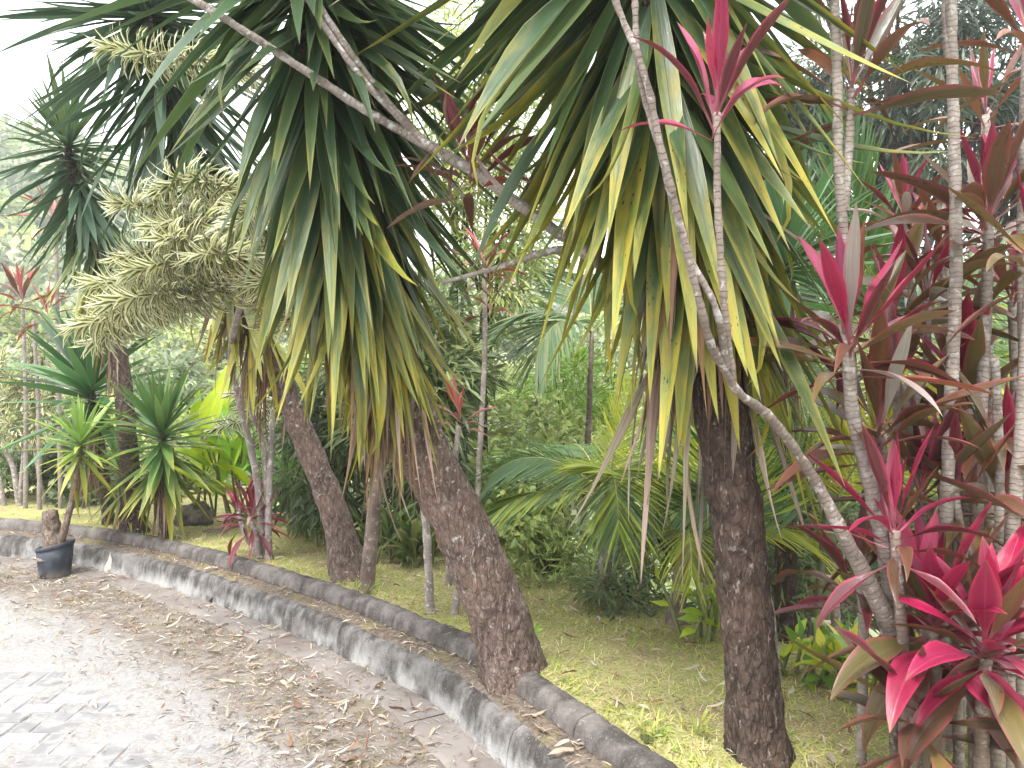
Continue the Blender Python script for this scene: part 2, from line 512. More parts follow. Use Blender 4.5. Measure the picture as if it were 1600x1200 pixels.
def col_jit(c, s=0.15, a=None, r=R):
    k = 1 + r.uniform(-s, s)
    return (max(c[0] * k * (1 + r.uniform(-s, s) * 0.5), 0), max(c[1] * k, 0), max(c[2] * k * (1 + r.uniform(-s, s) * 0.5), 0), (c[3] if len(c) > 3 else 1.0) if a is None else a)


# ------------------------------------------------------------------ the lie of the land
KP = [(1.5, -1.2), (1.25, 0.4), (0.93, 1.35), (0.63, 1.98), (0.34, 2.50), (0.13, 2.88), (-0.06, 3.226), (-0.185, 3.447), (-0.32, 3.68), (-0.47, 3.885), (-0.64, 4.06), (-1.0, 4.45), (-1.58, 4.99), (-2.25, 5.55), (-3.15, 6.18), (-4.29, 6.68), (-6.0, 7.1), (-9.0, 7.4), (-14, 7.4)]
KC = catmull(KP, 2400)
_s = np.concatenate([[0], np.cumsum(np.linalg.norm(np.diff(KC, axis=0), axis=1))])
KC = np.stack([np.interp(np.linspace(0, _s[-1], 700), _s, KC[:, k]) for k in (0, 1)], 1)
KT = np.gradient(KC, axis=0); KT /= np.linalg.norm(KT, axis=1)[:, None]
KN = np.stack([KT[:, 1], -KT[:, 0]], 1)     # towards the lawn


def at_len(x, y):
    return int(((KC - np.array([x, y])) ** 2).sum(1).argmin())


def kd(x, y):
    """signed distance to the kerb line, positive on the lawn"""
    x = np.atleast_1d(np.asarray(x, float)).ravel(); y = np.atleast_1d(np.asarray(y, float)).ravel()
    out = np.empty(len(x))
    for s in range(0, len(x), 4000):
        q = np.stack([x[s:s + 4000], y[s:s + 4000]], 1)
        d2 = ((q[:, None] - KC[None, ::2]) ** 2).sum(2)
        i = d2.argmin(1) * 2
        out[s:s + 4000] = np.sqrt(d2.min(1)) * np.sign(((q - KC[i]) * KN[i]).sum(1))
    return out


def hillE(az):
    return np.interp(az, [-70, -36, -31, -26, -18, -8, 0, 4, 10, 20, 35, 70], [0.22, 0.235, 0.23, 0.21, 0.16, 0.10, 0.075, 0.075, 0.08, 0.085, 0.08, 0.1])


def ground(x, y):
    x = np.atleast_1d(np.asarray(x, float)).ravel(); y = np.atleast_1d(np.asarray(y, float)).ravel()
    d = kd(x, y)
    D = np.interp(x, [-6, -2.5, 0, 1.5, 3], [4.2, 3.2, 1.9, 1.6, 1.5])
    z = np.where(d > 0.26, 0.252 - 0.04 * np.clip(d - 0.28, 0, 4), -0.05)
    z = z + np.where(d > 0.32, 0.012 * np.sin(x * 7 + 1) * np.sin(y * 6) + 0.02 * np.sin(x * 2.3) * np.sin(y * 1.9 + 2), 0)
    u = np.clip(d - D, 0, None)
    z = z - 8.0 * (1 - np.exp(-u ** 1.15 / 11.0))
    r = np.hypot(x, y); az = np.degrees(np.arctan2(x, y))
    h = hillE(az) * 165 + 1.6
    front = sstep(0, 12, d)
    z = z + (h + 8.0 + 1.2 * np.sin(az * 0.31 + 1) + 1.5 * np.sin(r * 0.05 + az * 0.12)) * sstep(32, 165, r) * front
    return z


def gz(x, y): return float(ground([x], [y])[0])


# ground sheet
def make_ground():
    A = np.concatenate([np.radians(np.arange(-52, 52, 0.3)), np.radians(np.arange(52, 308, 4.0))])
    rr = [0.6]
    while rr[-1] < 900:
        r = rr[-1]
        rr.append(r + max(0.05, 0.05 if r < 9 else 0.035 * r * (1 if r < 200 else 3)))
    rr = np.array(rr)
    AA, RR = np.meshgrid(A, rr)
    X, Y = RR * np.sin(AA), RR * np.cos(AA)
    Z = ground(X.ravel(), Y.ravel())
    V = np.stack([X.ravel(), Y.ravel(), Z], 1)
    na, nr = len(A), len(rr)
    i, j = np.meshgrid(np.arange(nr - 1), np.arange(na), indexing='ij')
    j2 = (j + 1) % na
    Fc = np.stack([i * na + j, i * na + j2, (i + 1) * na + j2, (i + 1) * na + j], -1).reshape(-1, 4)
    N = NT('lawn_soil')
    ob = N.n('ShaderNodeTexCoord').outputs['Object']
    a = N.noise(ob, 2.2, 5); b = N.noise(ob, 14, 4); c3 = N.noise(ob, 70, 4)
    c = N.mix(N.rng(b, 0.35, 0.65), (0.36, 0.32, 0.15), (0.28, 0.29, 0.10))
    c = N.mix(N.rng(a, 0.48, 0.66, 0, 0.75), c, (0.27, 0.20, 0.13))
    c = N.mix(N.rng(c3, 0.4, 0.7, 0, 0.6), c, (0.11, 0.09, 0.05))
    # far away and down the slope it is forest floor
    sp = N.n('ShaderNodeSeparateXYZ'); N.l(ob, sp.inputs[0])
    far = N.rng(sp.outputs[2], -0.35, 0.05, 1.0, 0.0)
    dist = N.n('ShaderNodeVectorMath', operation='LENGTH'); N.l(ob, dist.inputs[0])
    far = N.math('MAXIMUM', far, N.rng(dist.outputs['Value'], 14, 22))
    c = N.mix(far, c, N.mix(N.rng(a, 0.4, 0.6), (0.045, 0.06, 0.028), (0.07, 0.085, 0.035)))
    m = N.finish(c, 0.95, N.math('ADD', b, c3), 0.6, 0.02, spec=0.15)
    o = bpy.data.objects.new('ground', mesh_np('ground', V, Fc, m))
    link(o); tag(o, kind='structure')


make_ground()


# ------------------------------------------------------------------ driveway, gutter and kerbs
def fnoise(x, y, f, seed=0.0): return noise.noise(Vector((x * f + seed, y * f - seed, seed * 0.7)))


def drive_cover(x, y):
    """0 = pavers bare, 1 = buried under dust and litter"""
    d = kd(x, y)
    out = np.empty(len(d))
    for i in range(len(d)):
        n = fnoise(x[i], y[i], 1.6, 3) * 0.5 + fnoise(x[i], y[i], 5, 9) * 0.4 + fnoise(x[i], y[i], 14, 2) * 0.15
        # screen-left side is swept: the clean strip lies 1.9 m and more from the kerb
        out[i] = 1 - sstep(0.95, 1.40, -d[i] + n * 0.7)
    return out


def make_driveway():
    xs = np.concatenate([np.arange(-14, -5, 0.6), np.arange(-5, 1.2, 0.03), np.arange(1.2, 2.6, 0.2)])
    ys = np.concatenate([np.arange(-8, 2.6, 0.3), np.arange(2.6, 7.2, 0.03), np.arange(7.2, 8, 0.2)])
    X, Y = np.meshgrid(xs, ys); x, y = X.ravel(), Y.ravel()
    d = kd(x, y); cov = drive_cover(x, y)
    z = np.empty(len(x))
    for i in range(len(x)):
        z[i] = -0.0045 + 0.018 * cov[i] + 0.005 * fnoise(x[i], y[i], 9, 5) + 0.003 * fnoise(x[i], y[i], 25, 1)
    # sinks under the gutter slab
    z = np.where(d > -0.16, -0.03, z)
    V = np.stack([x, y, z], 1)
    nx, ny = len(xs), len(ys)
    i, j = np.meshgrid(np.arange(ny - 1), np.arange(nx - 1), indexing='ij')
    Fc = np.stack([i * nx + j, i * nx + j + 1, (i + 1) * nx + j + 1, (i + 1) * nx + j], -1).reshape(-1, 4)
    Fc = Fc[(d[Fc] < 0.1).all(1)]
    N = NT('driveway_dust')
    ob = N.n('ShaderNodeTexCoord').outputs['Object']
    a = N.noise(ob, 1.3, 4); b = N.noise(ob, 8, 5); c3 = N.noise(ob, 55, 5, 0.7); c4 = N.noise(ob, 260, 3)
    tn = N.n('ShaderNodeAttribute', attribute_name='tint').outputs['Color']
    sp = N.n('ShaderNodeSeparateXYZ'); N.l(tn, sp.inputs[0])
    pale = N.mix(N.rng(c3, 0.3, 0.7), (0.195, 0.188, 0.183), (0.29, 0.281, 0.275))
    brown = N.mix(N.rng(b, 0.3, 0.7), (0.125, 0.107, 0.093), (0.22, 0.194, 0.173))
    f = N.math('ADD', sp.outputs[0], N.math('MULTIPLY', N.math('SUBTRACT', b, 0.5), 1.0))
    c = N.mix(N.rng(f, 0.25, 0.8), pale, brown)
    moss = N.math('MULTIPLY', N.rng(N.noise(ob, 2.6, 4), 0.54, 0.66), sp.outputs[0])
    c = N.mix(N.math('MULTIPLY', moss, 0.35), c, (0.16, 0.14, 0.065))
    c = N.mix(N.rng(c3, 0.56, 0.74, 0, 0.55), c, (0.11, 0.09, 0.075))
    c = N.mix(N.rng(c4, 0.6, 0.7, 0, 0.5), c, (0.55, 0.51, 0.46))
    m = N.finish(c, 0.95, N.math('ADD', c3, N.math('MULTIPLY', c4, 0.5)), 0.6, 0.01, spec=0.15)
    brownness = np.clip(1 - sstep(0.45, 1.0, -d), 0, 1)
    o = bpy.data.objects.new('driveway', mesh_np('driveway', V, Fc, m, tint=np.stack([brownness, cov, cov, np.ones(len(x))], 1)))
    link(o); tag(o, kind='structure')
    # herringbone pavers in the swept part
    N = NT('concrete_paver')
    ob = N.n('ShaderNodeTexCoord').outputs['Object']
    oi = N.n('ShaderNodeObjectInfo')
    va = N.n('ShaderNodeVectorMath', operation='ADD'); N.l(ob, va.inputs[0])
    cb = N.n('ShaderNodeCombineXYZ'); N.l(N.math('MULTIPLY', oi.outputs['Random'], 50.0), cb.inputs[0]); N.l(cb.outputs[0], va.inputs[1])
    n1 = N.noise(va.outputs[0], 12, 4); n2 = N.noise(va.outputs[0], 180, 3)
    c = N.mix(oi.outputs['Random'], (0.16, 0.158, 0.162), (0.235, 0.233, 0.235))
    c = N.mix(N.rng(n1, 0.4, 0.7, 0, 0.7), c, (0.34, 0.33, 0.32))
    c = N.mix(N.rng(n2, 0.55, 0.7, 0, 0.4), c, (0.16, 0.15, 0.15))
    pm = N.finish(c, 0.9, n2, 0.4, 0.004, spec=0.2)
    w, l, g = 0.1, 0.2, 0.006

    def pav(name, sx, sy):
        hx, hy, b = sx / 2 - g, sy / 2 - g, 0.006
        vv = [(-hx, -hy, -0.05), (hx, -hy, -0.05), (hx, hy, -0.05), (-hx, hy, -0.05), (-hx, -hy, -b), (hx, -hy, -b), (hx, hy, -b), (-hx, hy, -b), (-hx + b, -hy + b, 0), (hx - b, -hy + b, 0), (hx - b, hy - b, 0), (-hx + b, hy - b, 0)]
        ff = []
        for a0, b0 in ((0, 4), (4, 8)):
            for k in range(4): ff.append((a0 + k, a0 + (k + 1) % 4, b0 + (k + 1) % 4, b0 + k))
        ff.append((8, 9, 10, 11))
        return mesh_np(name, vv, ff, pm, smooth=False)
    mh, mv = pav('paver', l, w), pav('paver', w, l)
    spots = []
    for ix in range(-60, 10):
        for iy in range(22, 75):
            k = (ix - iy) % 4
            if k == 0: cx, cy, me = (ix + 1) * w, (iy + 0.5) * w, mh
            elif k == 3: cx, cy, me = (ix + 0.5) * w, (iy + 1) * w, mv
            else: continue
            px = 800 + cx / cy * F
            if px < -45 or cy < 3.05 or cy > 6.2: continue
            dd = float(kd([cx], [cy])[0])
            if dd > -0.82: continue
            spots.append((cx, cy, me))
    spots.sort(key=lambda s: s[1])
    for cx, cy, me in spots[:300]:
        p = bpy.data.objects.new('paver', me)
        p.location = (cx, cy, 0.0 + R.uniform(-0.002, 0.003)); p.rotation_euler = (R.uniform(-.012, .012), R.uniform(-.012, .012), R.uniform(-.015, .015))
        COL.objects.link(p); p.parent = o


make_driveway()


def sweep(name, prof, s0, s1, mat, rough=0.006, rf=14, step=1, samples=None):
    """prof: list of (distance from kerb line, z)"""
    idx = np.linspace(s0, s1, samples or int((s1 - s0) * 3)).clip(0, 699)
    lo = np.floor(idx).astype(int).clip(0, 698); t = (idx - lo)[:, None]
    C = KC[lo] * (1 - t) + KC[lo + 1] * t; Nn = KN[lo] * (1 - t) + KN[lo + 1] * t
    V, UV = [], []
    for i in range(len(idx)):
        for k, (d, z) in enumerate(prof):
            p = Vector((C[i, 0] + Nn[i, 0] * d, C[i, 1] + Nn[i, 1] * d, z))
            q = noise.noise(p * rf) + 0.5 * noise.noise(p * rf * 3) + 1.2 * noise.noise(p * 2.1)
            p.z += q * rough
            p.x += Nn[i, 0] * q * rough * 1.2; p.y += Nn[i, 1] * q * rough * 1.2
            V.append(p); UV.append((i * 0.1, k / (len(prof) - 1)))
    n = len(prof)
    Fc = [(i * n + k, i * n + k + 1, (i + 1) * n + k + 1, (i + 1) * n + k) for i in range(len(idx) - 1) for k in range(n - 1)]
    # close both ends
    m = bpy.data.meshes.new(name)
    e0 = tuple(range(n)); e1 = tuple(reversed(range((len(idx) - 1) * n, len(idx) * n)))
    m.from_pydata(V, [], Fc + [e0, e1])
    l = m.uv_layers.new(name='UVMap')
    ii = np.empty(len(m.loops), dtype=np.int32); m.loops.foreach_get('vertex_index', ii)
    l.data.foreach_set('uv', np.array(UV, dtype=np.float32)[ii].ravel())
    m.polygons.foreach_set('use_smooth', np.ones(len(m.polygons), dtype=bool))
    m.materials.append(mat)
    return m


def conc_mat(name, base, dark, pale, pz0, pz1, pamt, darkamt):
    N = NT(name)
    ob = N.n('ShaderNodeTexCoord').outputs['Object']
    a = N.noise(ob, 3.0, 5); b = N.noise(ob, 18, 5, 0.65); g = N.noise(ob, 120, 3)
    streak = N.noise(N.scalev(ob, (15, 15, 5)), 1.0, 6, 0.65)
    c = N.mix(N.rng(b, 0.3, 0.7), base, N.mix(1.0, base, (0.7, 0.68, 0.67), 'MULTIPLY'))
    # black algae in streaks and clouds
    al = N.math('ADD', N.math('MULTIPLY', a, 0.6), N.math('MULTIPLY', streak, 0.5))
    c = N.mix(N.rng(al, 0.46, 0.66, 0, darkamt), c, dark)
    # lime bloom and old paint, in ragged patches low on the face
    sp = N.n('ShaderNodeSeparateXYZ'); N.l(ob, sp.inputs[0])
    zz = N.math('ADD', sp.outputs[2], N.math('MULTIPLY', N.math('SUBTRACT', streak, 0.5), 0.16))
    pa = N.math('MULTIPLY', N.rng(zz, pz0, pz1, 1, 0), N.rng(N.noise(ob, 5, 4), 0.38, 0.58))
    c = N.mix(N.math('MULTIPLY', pa, pamt), c, pale)
    c = N.mix(N.rng(g, 0.6, 0.72, 0, 0.35), c, (0.45, 0.43, 0.41))
    c = N.mix(N.rng(b, 0.62, 0.75, 0, 0.6), c, dark)
    return N.finish(c, 0.92, N.math('ADD', b, N.math('MULTIPLY', g, 0.4)), 0.7, 0.012, spec=0.15)


M_K1 = conc_mat('kerb_concrete', (0.19, 0.182, 0.176), (0.038, 0.034, 0.031), (0.40, 0.395, 0.385), 0.02, 0.14, 0.75, 0.9)
M_K2 = conc_mat('upper_kerb_concrete', (0.17, 0.152, 0.143), (0.042, 0.036, 0.033), (0.4, 0.39, 0.38), 0.16, 0.2, 0.3, 0.85)
N = NT('gutter_concrete')
ob = N.n('ShaderNodeTexCoord').outputs['Object']
a = N.noise(ob, 3, 5); b = N.noise(ob, 30, 5)
c = N.mix(N.rng(a, 0.35, 0.65), (0.145, 0.125, 0.115), (0.215, 0.193, 0.18))
c = N.mix(N.rng(b, 0.5, 0.75, 0, 0.6), c, (0.16, 0.125, 0.105))
M_GUT = N.finish(c, 0.9, b, 0.4, 0.006, spec=0.2)

# joints where the photograph shows them; each cast length of kerb is a piece
lower = [(-0.01, -0.04), (-0.006, 0.02), (0.004, 0.08), (0.014, 0.132), (0.026, 0.158), (0.045, 0.171), (0.075, 0.176), (0.11, 0.178), (0.15, 0.178), (0.22, 0.176), (0.22, -0.04)]
upper = [(0.155, 0.10), (0.157, 0.18), (0.162, 0.22), (0.170, 0.246), (0.185, 0.263), (0.205, 0.271), (0.23, 0.273), (0.255, 0.270), (0.275, 0.258), (0.288, 0.23), (0.29, 0.10)]
gut = [(-0.21, -0.04), (-0.21, 0.010), (-0.20, 0.020), (-0.17, 0.021), (-0.12, 0.020), (-0.06, 0.017), (0.02, 0.017)]
cuts1 = [30, at_len(-0.02, 3.15), at_len(-0.95, 4.4), at_len(-1.9, 5.25), at_len(-3.6, 6.4), at_len(-6, 7.1), 660]
cuts2 = [30, at_len(0.1, 2.95), at_len(-0.75, 4.2), at_len(-2.3, 5.6), at_len(-4.5, 6.75), 660]


def kerb(name, label, prof, cuts, mat, rough, gap=0.035):
    root = thing(name, (KC[300][0], KC[300][1], 0), None, None)
    tag(root, kind='structure')
    for a0, b0 in zip(cuts[:-1], cuts[1:]):
        m = sweep('kerb_length', prof, a0 + gap, b0 - gap, mat, rough)
        m.transform(Matrix.Translation((-KC[300][0], -KC[300][1], -R.uniform(-0.001, 0.001))))
        part('kerb_length', m, root)


kerb('kerb', '', lower, cuts1, M_K1, 0.006)
kerb('upper_kerb', '', upper, cuts2, M_K2, 0.005)
kerb('gutter', '', gut, [30, at_len(-0.3, 3.65), at_len(-1.3, 4.75), at_len(-3, 6.1), 660], M_GUT, 0.003, 0.1)

# earth lying on the step between the two kerbs
N = NT('step_earth')
ob = N.n('ShaderNodeTexCoord').outputs['Object']
a = N.noise(ob, 4, 5); b = N.noise(ob, 40, 5, 0.7)
c = N.mix(N.rng(b, 0.3, 0.7), (0.085, 0.066, 0.053), (0.19, 0.155, 0.125))
c = N.mix(N.rng(a, 0.54, 0.68, 0, 0.5), c, (0.21, 0.19, 0.08))
M_EARTH = N.finish(c, 0.95, b, 0.8, 0.012, spec=0.1)
er = [(0.05, 0.160), (0.07, 0.179), (0.09, 0.186), (0.115, 0.189), (0.14, 0.193), (0.16, 0.199), (0.165, 0.15)]
o = bpy.data.objects.new('step_earth', sweep('step_earth', er, 30, 660, M_EARTH, 0.006, 20)); link(o); tag(o, kind='structure')


# ------------------------------------------------------------------ yuccas
GREEN = (0.037, 0.074, 0.031)
GREEN2 = (0.068, 0.112, 0.040)
LIME = (0.16, 0.26, 0.045)


def axis_frame(c, s):
    n = len(c)
    f = s * (n - 1); i = min(int(f), n - 2); t = f - i
    p = c[i] * (1 - t) + c[i + 1] * t
    d = c[min(i + 2, n - 1)] - c[max(i - 1, 0)]
    return Vector(p), Vector(d).normalized()


def rosette(items, c, s0, s1, n, L, th, wid, cols, kind_var, rng, upbias=0.5, rad0=0.03, thp=1.0, az0=None, yel=None, jit=10, keep=None):
    """spiral of leaves along the axis c between s0 and s1: th = (lowest, topmost) angle from the axis"""
    for i in range(n):
        s = (i + rng.random() * 0.8) / n
        p, a = axis_frame(c, s0 + (s1 - s0) * s)
        a = (a * (1 - upbias) + Vector((0, 0, 1)) * upbias).normalized()
        az = i * 2.39996 + rng.uniform(-0.35, 0.35)
        e1 = a.cross(Vector((0.2, 1, 0.1))).normalized(); e2 = a.cross(e1)
        r = e1 * math.cos(az) + e2 * math.sin(az)
        t = rad(th[0] + (th[1] - th[0]) * s ** thp + rng.gauss(0, jit))
        d = r * math.sin(t) + a * math.cos(t)
        nrm = a * math.sin(t) - r * math.cos(t)
        if keep and not keep(d, s): continue
        l = L * rng.uniform(0.82, 1.12) * (0.55 + 0.45 * min(1, (1 - s) * 4 + 0.15))
        side = d.cross(nrm)
        nrm = nrm + side * rng.uniform(-0.35, 0.35)
        ya = yel(s, rng) if yel else 0.0
        cidx = rng.random()
        col = col_jit(cols[int(cidx * len(cols))], 0.18, max(0, min(1, ya)), rng)
        items.append((kind_var(s, rng), frame(d, nrm, p + r * rad0, l, wid * rng.uniform(0.85, 1.12)), col))


def dead_skirt(items, c, s0, s1, n, L, rng, r0=0.08, spread=12, cols=None, wid=1.0):
    cols = cols or [(0.34, 0.24, 0.16), (0.24, 0.15, 0.10), (0.42, 0.34, 0.26), (0.30, 0.19, 0.08)]
    for i in range(n):
        p, a = axis_frame(c, s0 + (s1 - s0) * rng.random())
        az = rng.uniform(0, 6.283)
        r = Vector((math.cos(az), math.sin(az), 0))
        t = rad(180 - abs(rng.gauss(0, spread)) - 2)
        d = r * math.sin(t) + Vector((0, 0, 1)) * math.cos(t)
        items.append((rng.randrange(5), frame(d, r + Vector((rng.uniform(-.6, .6), rng.uniform(-.6, .6), 0)), p + r * r0 * rng.uniform(0.8, 1.2), L * rng.uniform(0.5, 1.15), wid * rng.uniform(0.6, 1.3)), col_jit(cols[rng.randrange(len(cols))], 0.2, 1.0, rng)))


def dense(pts, n=60): return catmull([list(p) for p in pts], n)


def yucca(label, trunk, radii, crown, group=None, bark=M_BARK, rough=0.008, leaves=(), dead=(), flare=(0.35, 0.16), sides=40, seed=1, rings=120, base=None):
    rng = random.Random(seed)
    base = Vector(trunk[0]) if base is None else Vector(base)
    t = thing('yucca', base, label, 'yucca', group)
    part('trunk', tube_mesh('trunk', trunk, radii, bark, sides, rings, rough, 9, flare, base=base), t)
    c = dense(crown)
    items, ditems = [], []
    for kw in leaves: rosette(items, c, rng=rng, **kw)
    for kw in dead: dead_skirt(ditems, c, rng=rng, **kw)
    emit(t, base, K_YUC, items, 'leaf', 300)
    if ditems: emit(t, base, K_DEAD, ditems, 'dead_leaf', 200)
    return t


def kv_hang(s, r): return r.choice((0, 1, 1, 2, 5, 0, 0, 1, 6, 7, 8))
def kv_arch(s, r): return r.choice((0, 1, 2, 2, 3)) if s < 0.8 else r.choice((0, 1))


def gp(px, py, zoff=0.0, near=2.0, far=14.0):
    """where the line of sight through a photo pixel meets the ground"""
    lo = near
    for k in range(500):
        Y = near + (far - near) * k / 499
        q = P(px, py, Y)
        if q.z <= gz(q.x, q.y) + zoff: return Vector((q.x, q.y, gz(q.x, q.y)))
    return P(px, py, far)


YG = 'giant yuccas with hanging leaf skirts'
# the nearest one, its trunk beside the red cordylines
YN = 2.78
b = P(1184, 1196, YN); b.z = gz(b.x, b.y) - 0.03
tr = [b, P(1172, 1040, YN), P(1150, 800, YN), P(1112, 560, YN), P(1080, 380, YN - .02), P(1040, 150, YN - .04), P(1005, -120, YN - .06), P(990, -270, YN - .06)]
front = lambda d, s: d.y > -0.62
yucca('giant yucca with thick dark upright trunk and huge hanging spotted yellow green leaves', tr, [0.096, 0.089, 0.089, 0.092, 0.088, 0.076, 0.06, 0.04], tr[3:], YG, seed=11, sides=96, rings=420, rough=0.011, flare=(0.35, 0.10),
      leaves=[dict(s0=0.24, s1=0.60, n=90, L=0.78, th=(165, 140), wid=1.12, cols=[GREEN, GREEN2, GREEN2], kind_var=kv_hang, upbias=0.8, rad0=0.08, jit=8, keep=front, yel=lambda s, r: 0.88 - 0.50 * s + r.uniform(-0.3, 0.12)),
              dict(s0=0.50, s1=0.93, n=210, L=1.02, th=(162, 100), wid=0.96, cols=[GREEN, GREEN, GREEN2], kind_var=kv_hang, upbias=0.8, rad0=0.06, jit=9, keep=front, yel=lambda s, r: 0.60 - 0.45 * s + r.uniform(-0.12, 0.2)),
              dict(s0=0.12, s1=0.55, n=70, L=0.92, th=(154, 132), wid=1.05, cols=[GREEN2, GREEN2, GREEN], kind_var=kv_hang, upbias=0.85, rad0=0.09, jit=7, keep=lambda d, s: d.x > 0.32 and d.y > -0.5, yel=lambda s, r: 0.72 - 0.45 * s + r.uniform(-0.2, 0.1)),
              dict(s0=0.6, s1=0.92, n=70, L=1.0, th=(142, 112), wid=0.98, cols=[GREEN, GREEN2], kind_var=kv_hang, upbias=0.85, rad0=0.07, jit=7, keep=lambda d, s: d.x < -0.35 and d.y > -0.5, yel=lambda s, r: 0.08),
              dict(s0=0.9, s1=1.0, n=60, L=0.95, th=(95, 10), wid=0.95, cols=[GREEN2], kind_var=kv_arch, upbias=0.6, rad0=0.04, yel=lambda s, r: 0.02)],
      dead=[dict(s0=0.02, s1=0.24, n=70, L=0.46, r0=0.105, spread=10), dict(s0=0.15, s1=0.5, n=30, L=0.65, r0=0.10, spread=16), dict(s0=0.0, s1=0.16, n=26, L=0.85, r0=0.112, spread=9, wid=0.6, cols=[(0.42, 0.37, 0.31), (0.36, 0.29, 0.23)])])

# the one leaning over the kerb
Y2 = 3.58
b = P(804, 1066, Y2); b.z = 0.19
tr = [b, P(778, 960, Y2 - .02), P(725, 830, Y2 - .05), P(660, 700, Y2 - .1), P(605, 540, Y2 - .15), P(555, 380, Y2 - .2), P(512, 180, Y2 - .25), P(480, -20, Y2 - .3), P(470, -120, Y2 - .3)]
yucca('giant yucca with stout lichened trunk leaning over the kerb', tr, [0.138, 0.132, 0.122, 0.112, 0.098, 0.088, 0.074, 0.055, 0.03], tr[3:], YG, bark=M_BARK2, seed=23, sides=96, rings=360, rough=0.012, flare=(0.16, 0.10),
      leaves=[dict(s0=0.20, s1=0.46, n=90, L=0.60, keep=lambda d, s: d.x > -0.22, th=(167, 148), wid=0.9, cols=[GREEN2, GREEN], kind_var=kv_hang, upbias=0.72, rad0=0.08, jit=6, yel=lambda s, r: 0.88 - 0.45 * s + r.uniform(-0.25, 0.15)),
              dict(s0=0.40, s1=0.84, n=380, L=0.92, th=(166, 126), keep=lambda d, s: d.x > -0.22 - 0.3 * s, wid=0.82, cols=[GREEN, GREEN, GREEN2], kind_var=kv_hang, upbias=0.82, rad0=0.06, jit=8, yel=lambda s, r: 0.52 - 0.45 * s + r.uniform(-0.12, 0.15)),
              dict(s0=0.55, s1=0.9, n=120, L=0.95, th=(146, 118), keep=lambda d, s: d.x > 0.2, wid=0.92, cols=[GREEN, GREEN2], kind_var=kv_hang, upbias=0.8, rad0=0.05, jit=8, yel=lambda s, r: 0.1),
              dict(s0=0.80, s1=1.0, n=140, L=0.98, th=(132, 15), wid=0.92, cols=[GREEN, GREEN2], kind_var=kv_arch, upbias=0.7, rad0=0.04, yel=lambda s, r: 0.02)],
      dead=[dict(s0=0.08, s1=0.4, n=120, L=0.52, r0=0.095, spread=9), dict(s0=0.05, s1=0.25, n=40, L=0.6, r0=0.1, spread=6, wid=0.6), dict(s0=0.3, s1=0.6, n=30, L=0.7, r0=0.09, spread=8, cols=[(0.42, 0.30, 0.09), (0.33, 0.22, 0.12)])])

# the slimmer one leaning left behind
b = gp(545, 902); b.z -= 0.02
Y3 = b.y
tr = [b, P(522, 800, Y3), P(478, 690, Y3 - .02), P(432, 580, Y3 - .06), P(385, 480, Y3 - .1), P(325, 330, Y3 - .15), P(270, 170, Y3 - .2), P(235, 40, Y3 - .2), P(225, -30, Y3 - .2)]
yucca('slimmer giant yucca leaning left with leaves fanning past the variegated shrub', tr, [0.104, 0.086, 0.079, 0.072, 0.067, 0.06, 0.054, 0.042, 0.025], tr[3:], YG, bark=M_BARK2, seed=31, rings=160,
      leaves=[dict(s0=0.10, s1=0.36, n=44, L=0.55, th=(164, 148), wid=1.2, cols=[GREEN2], kind_var=kv_hang, upbias=0.7, rad0=0.06, jit=8, yel=lambda s, r: 1.0 - 0.45 * s + r.uniform(-0.2, 0.1)),
              dict(s0=0.46, s1=0.86, n=170, L=0.88, th=(156, 108), wid=0.82, cols=[GREEN, (0.048, 0.086, 0.054)], kind_var=kv_hang, upbias=0.55, rad0=0.05, jit=9, yel=lambda s, r: 0.15 - 0.15 * s + r.uniform(-0.1, 0.08)),
              dict(s0=0.80, s1=1.0, n=125, L=0.90, th=(118, 15), wid=0.82, cols=[(0.048, 0.086, 0.052)], kind_var=kv_hang, upbias=0.35, rad0=0.04, yel=lambda s, r: 0.0)],
      dead=[dict(s0=0.0, s1=0.3, n=60, L=0.55, r0=0.07, spread=9, cols=[(0.36, 0.22, 0.06), (0.30, 0.19, 0.13), (0.22, 0.13, 0.09), (0.40, 0.33, 0.26)])])

# the farthest tall one
Y4 = 6.55
b = P(208, 800, Y4); b.z = gz(b.x, b.y) - .02
tr = [b, P(200, 700, Y4), P(188, 570, Y4), P(165, 440, Y4), P(135, 330, Y4), P(110, 250, Y4), P(106, 215, Y4)]
yucca('tall yucca with a spiky upright top standing against the hazy hill', tr, [0.09, 0.075, 0.07, 0.062, 0.05, 0.035, 0.02], tr[2:], YG, seed=47, sides=20, rings=70,
      leaves=[dict(s0=0.28, s1=0.55, n=60, L=0.64, th=(158, 135), wid=1.05, cols=[GREEN2], kind_var=kv_hang, upbias=0.7, rad0=0.05, yel=lambda s, r: 0.62 - 0.5 * s + r.uniform(-0.1, 0.1)),
              dict(s0=0.5, s1=0.9, n=105, L=0.70, th=(146, 88), wid=1.0, cols=[(0.05, 0.095, 0.055)], kind_var=kv_hang, upbias=0.6, rad0=0.04, yel=lambda s, r: 0.05),
              dict(s0=0.88, s1=1.0, n=55, L=0.62, th=(88, 8), wid=0.95, cols=[GREEN2, (0.07, 0.13, 0.05)], kind_var=lambda s, r: r.choice((0, 1)), upbias=0.6, rad0=0.02, yel=lambda s, r: 0.0)],
      dead=[dict(s0=0.02, s1=0.3, n=45, L=0.55, r0=0.06, spread=9)])

SG = 'small yuccas behind the kerb'


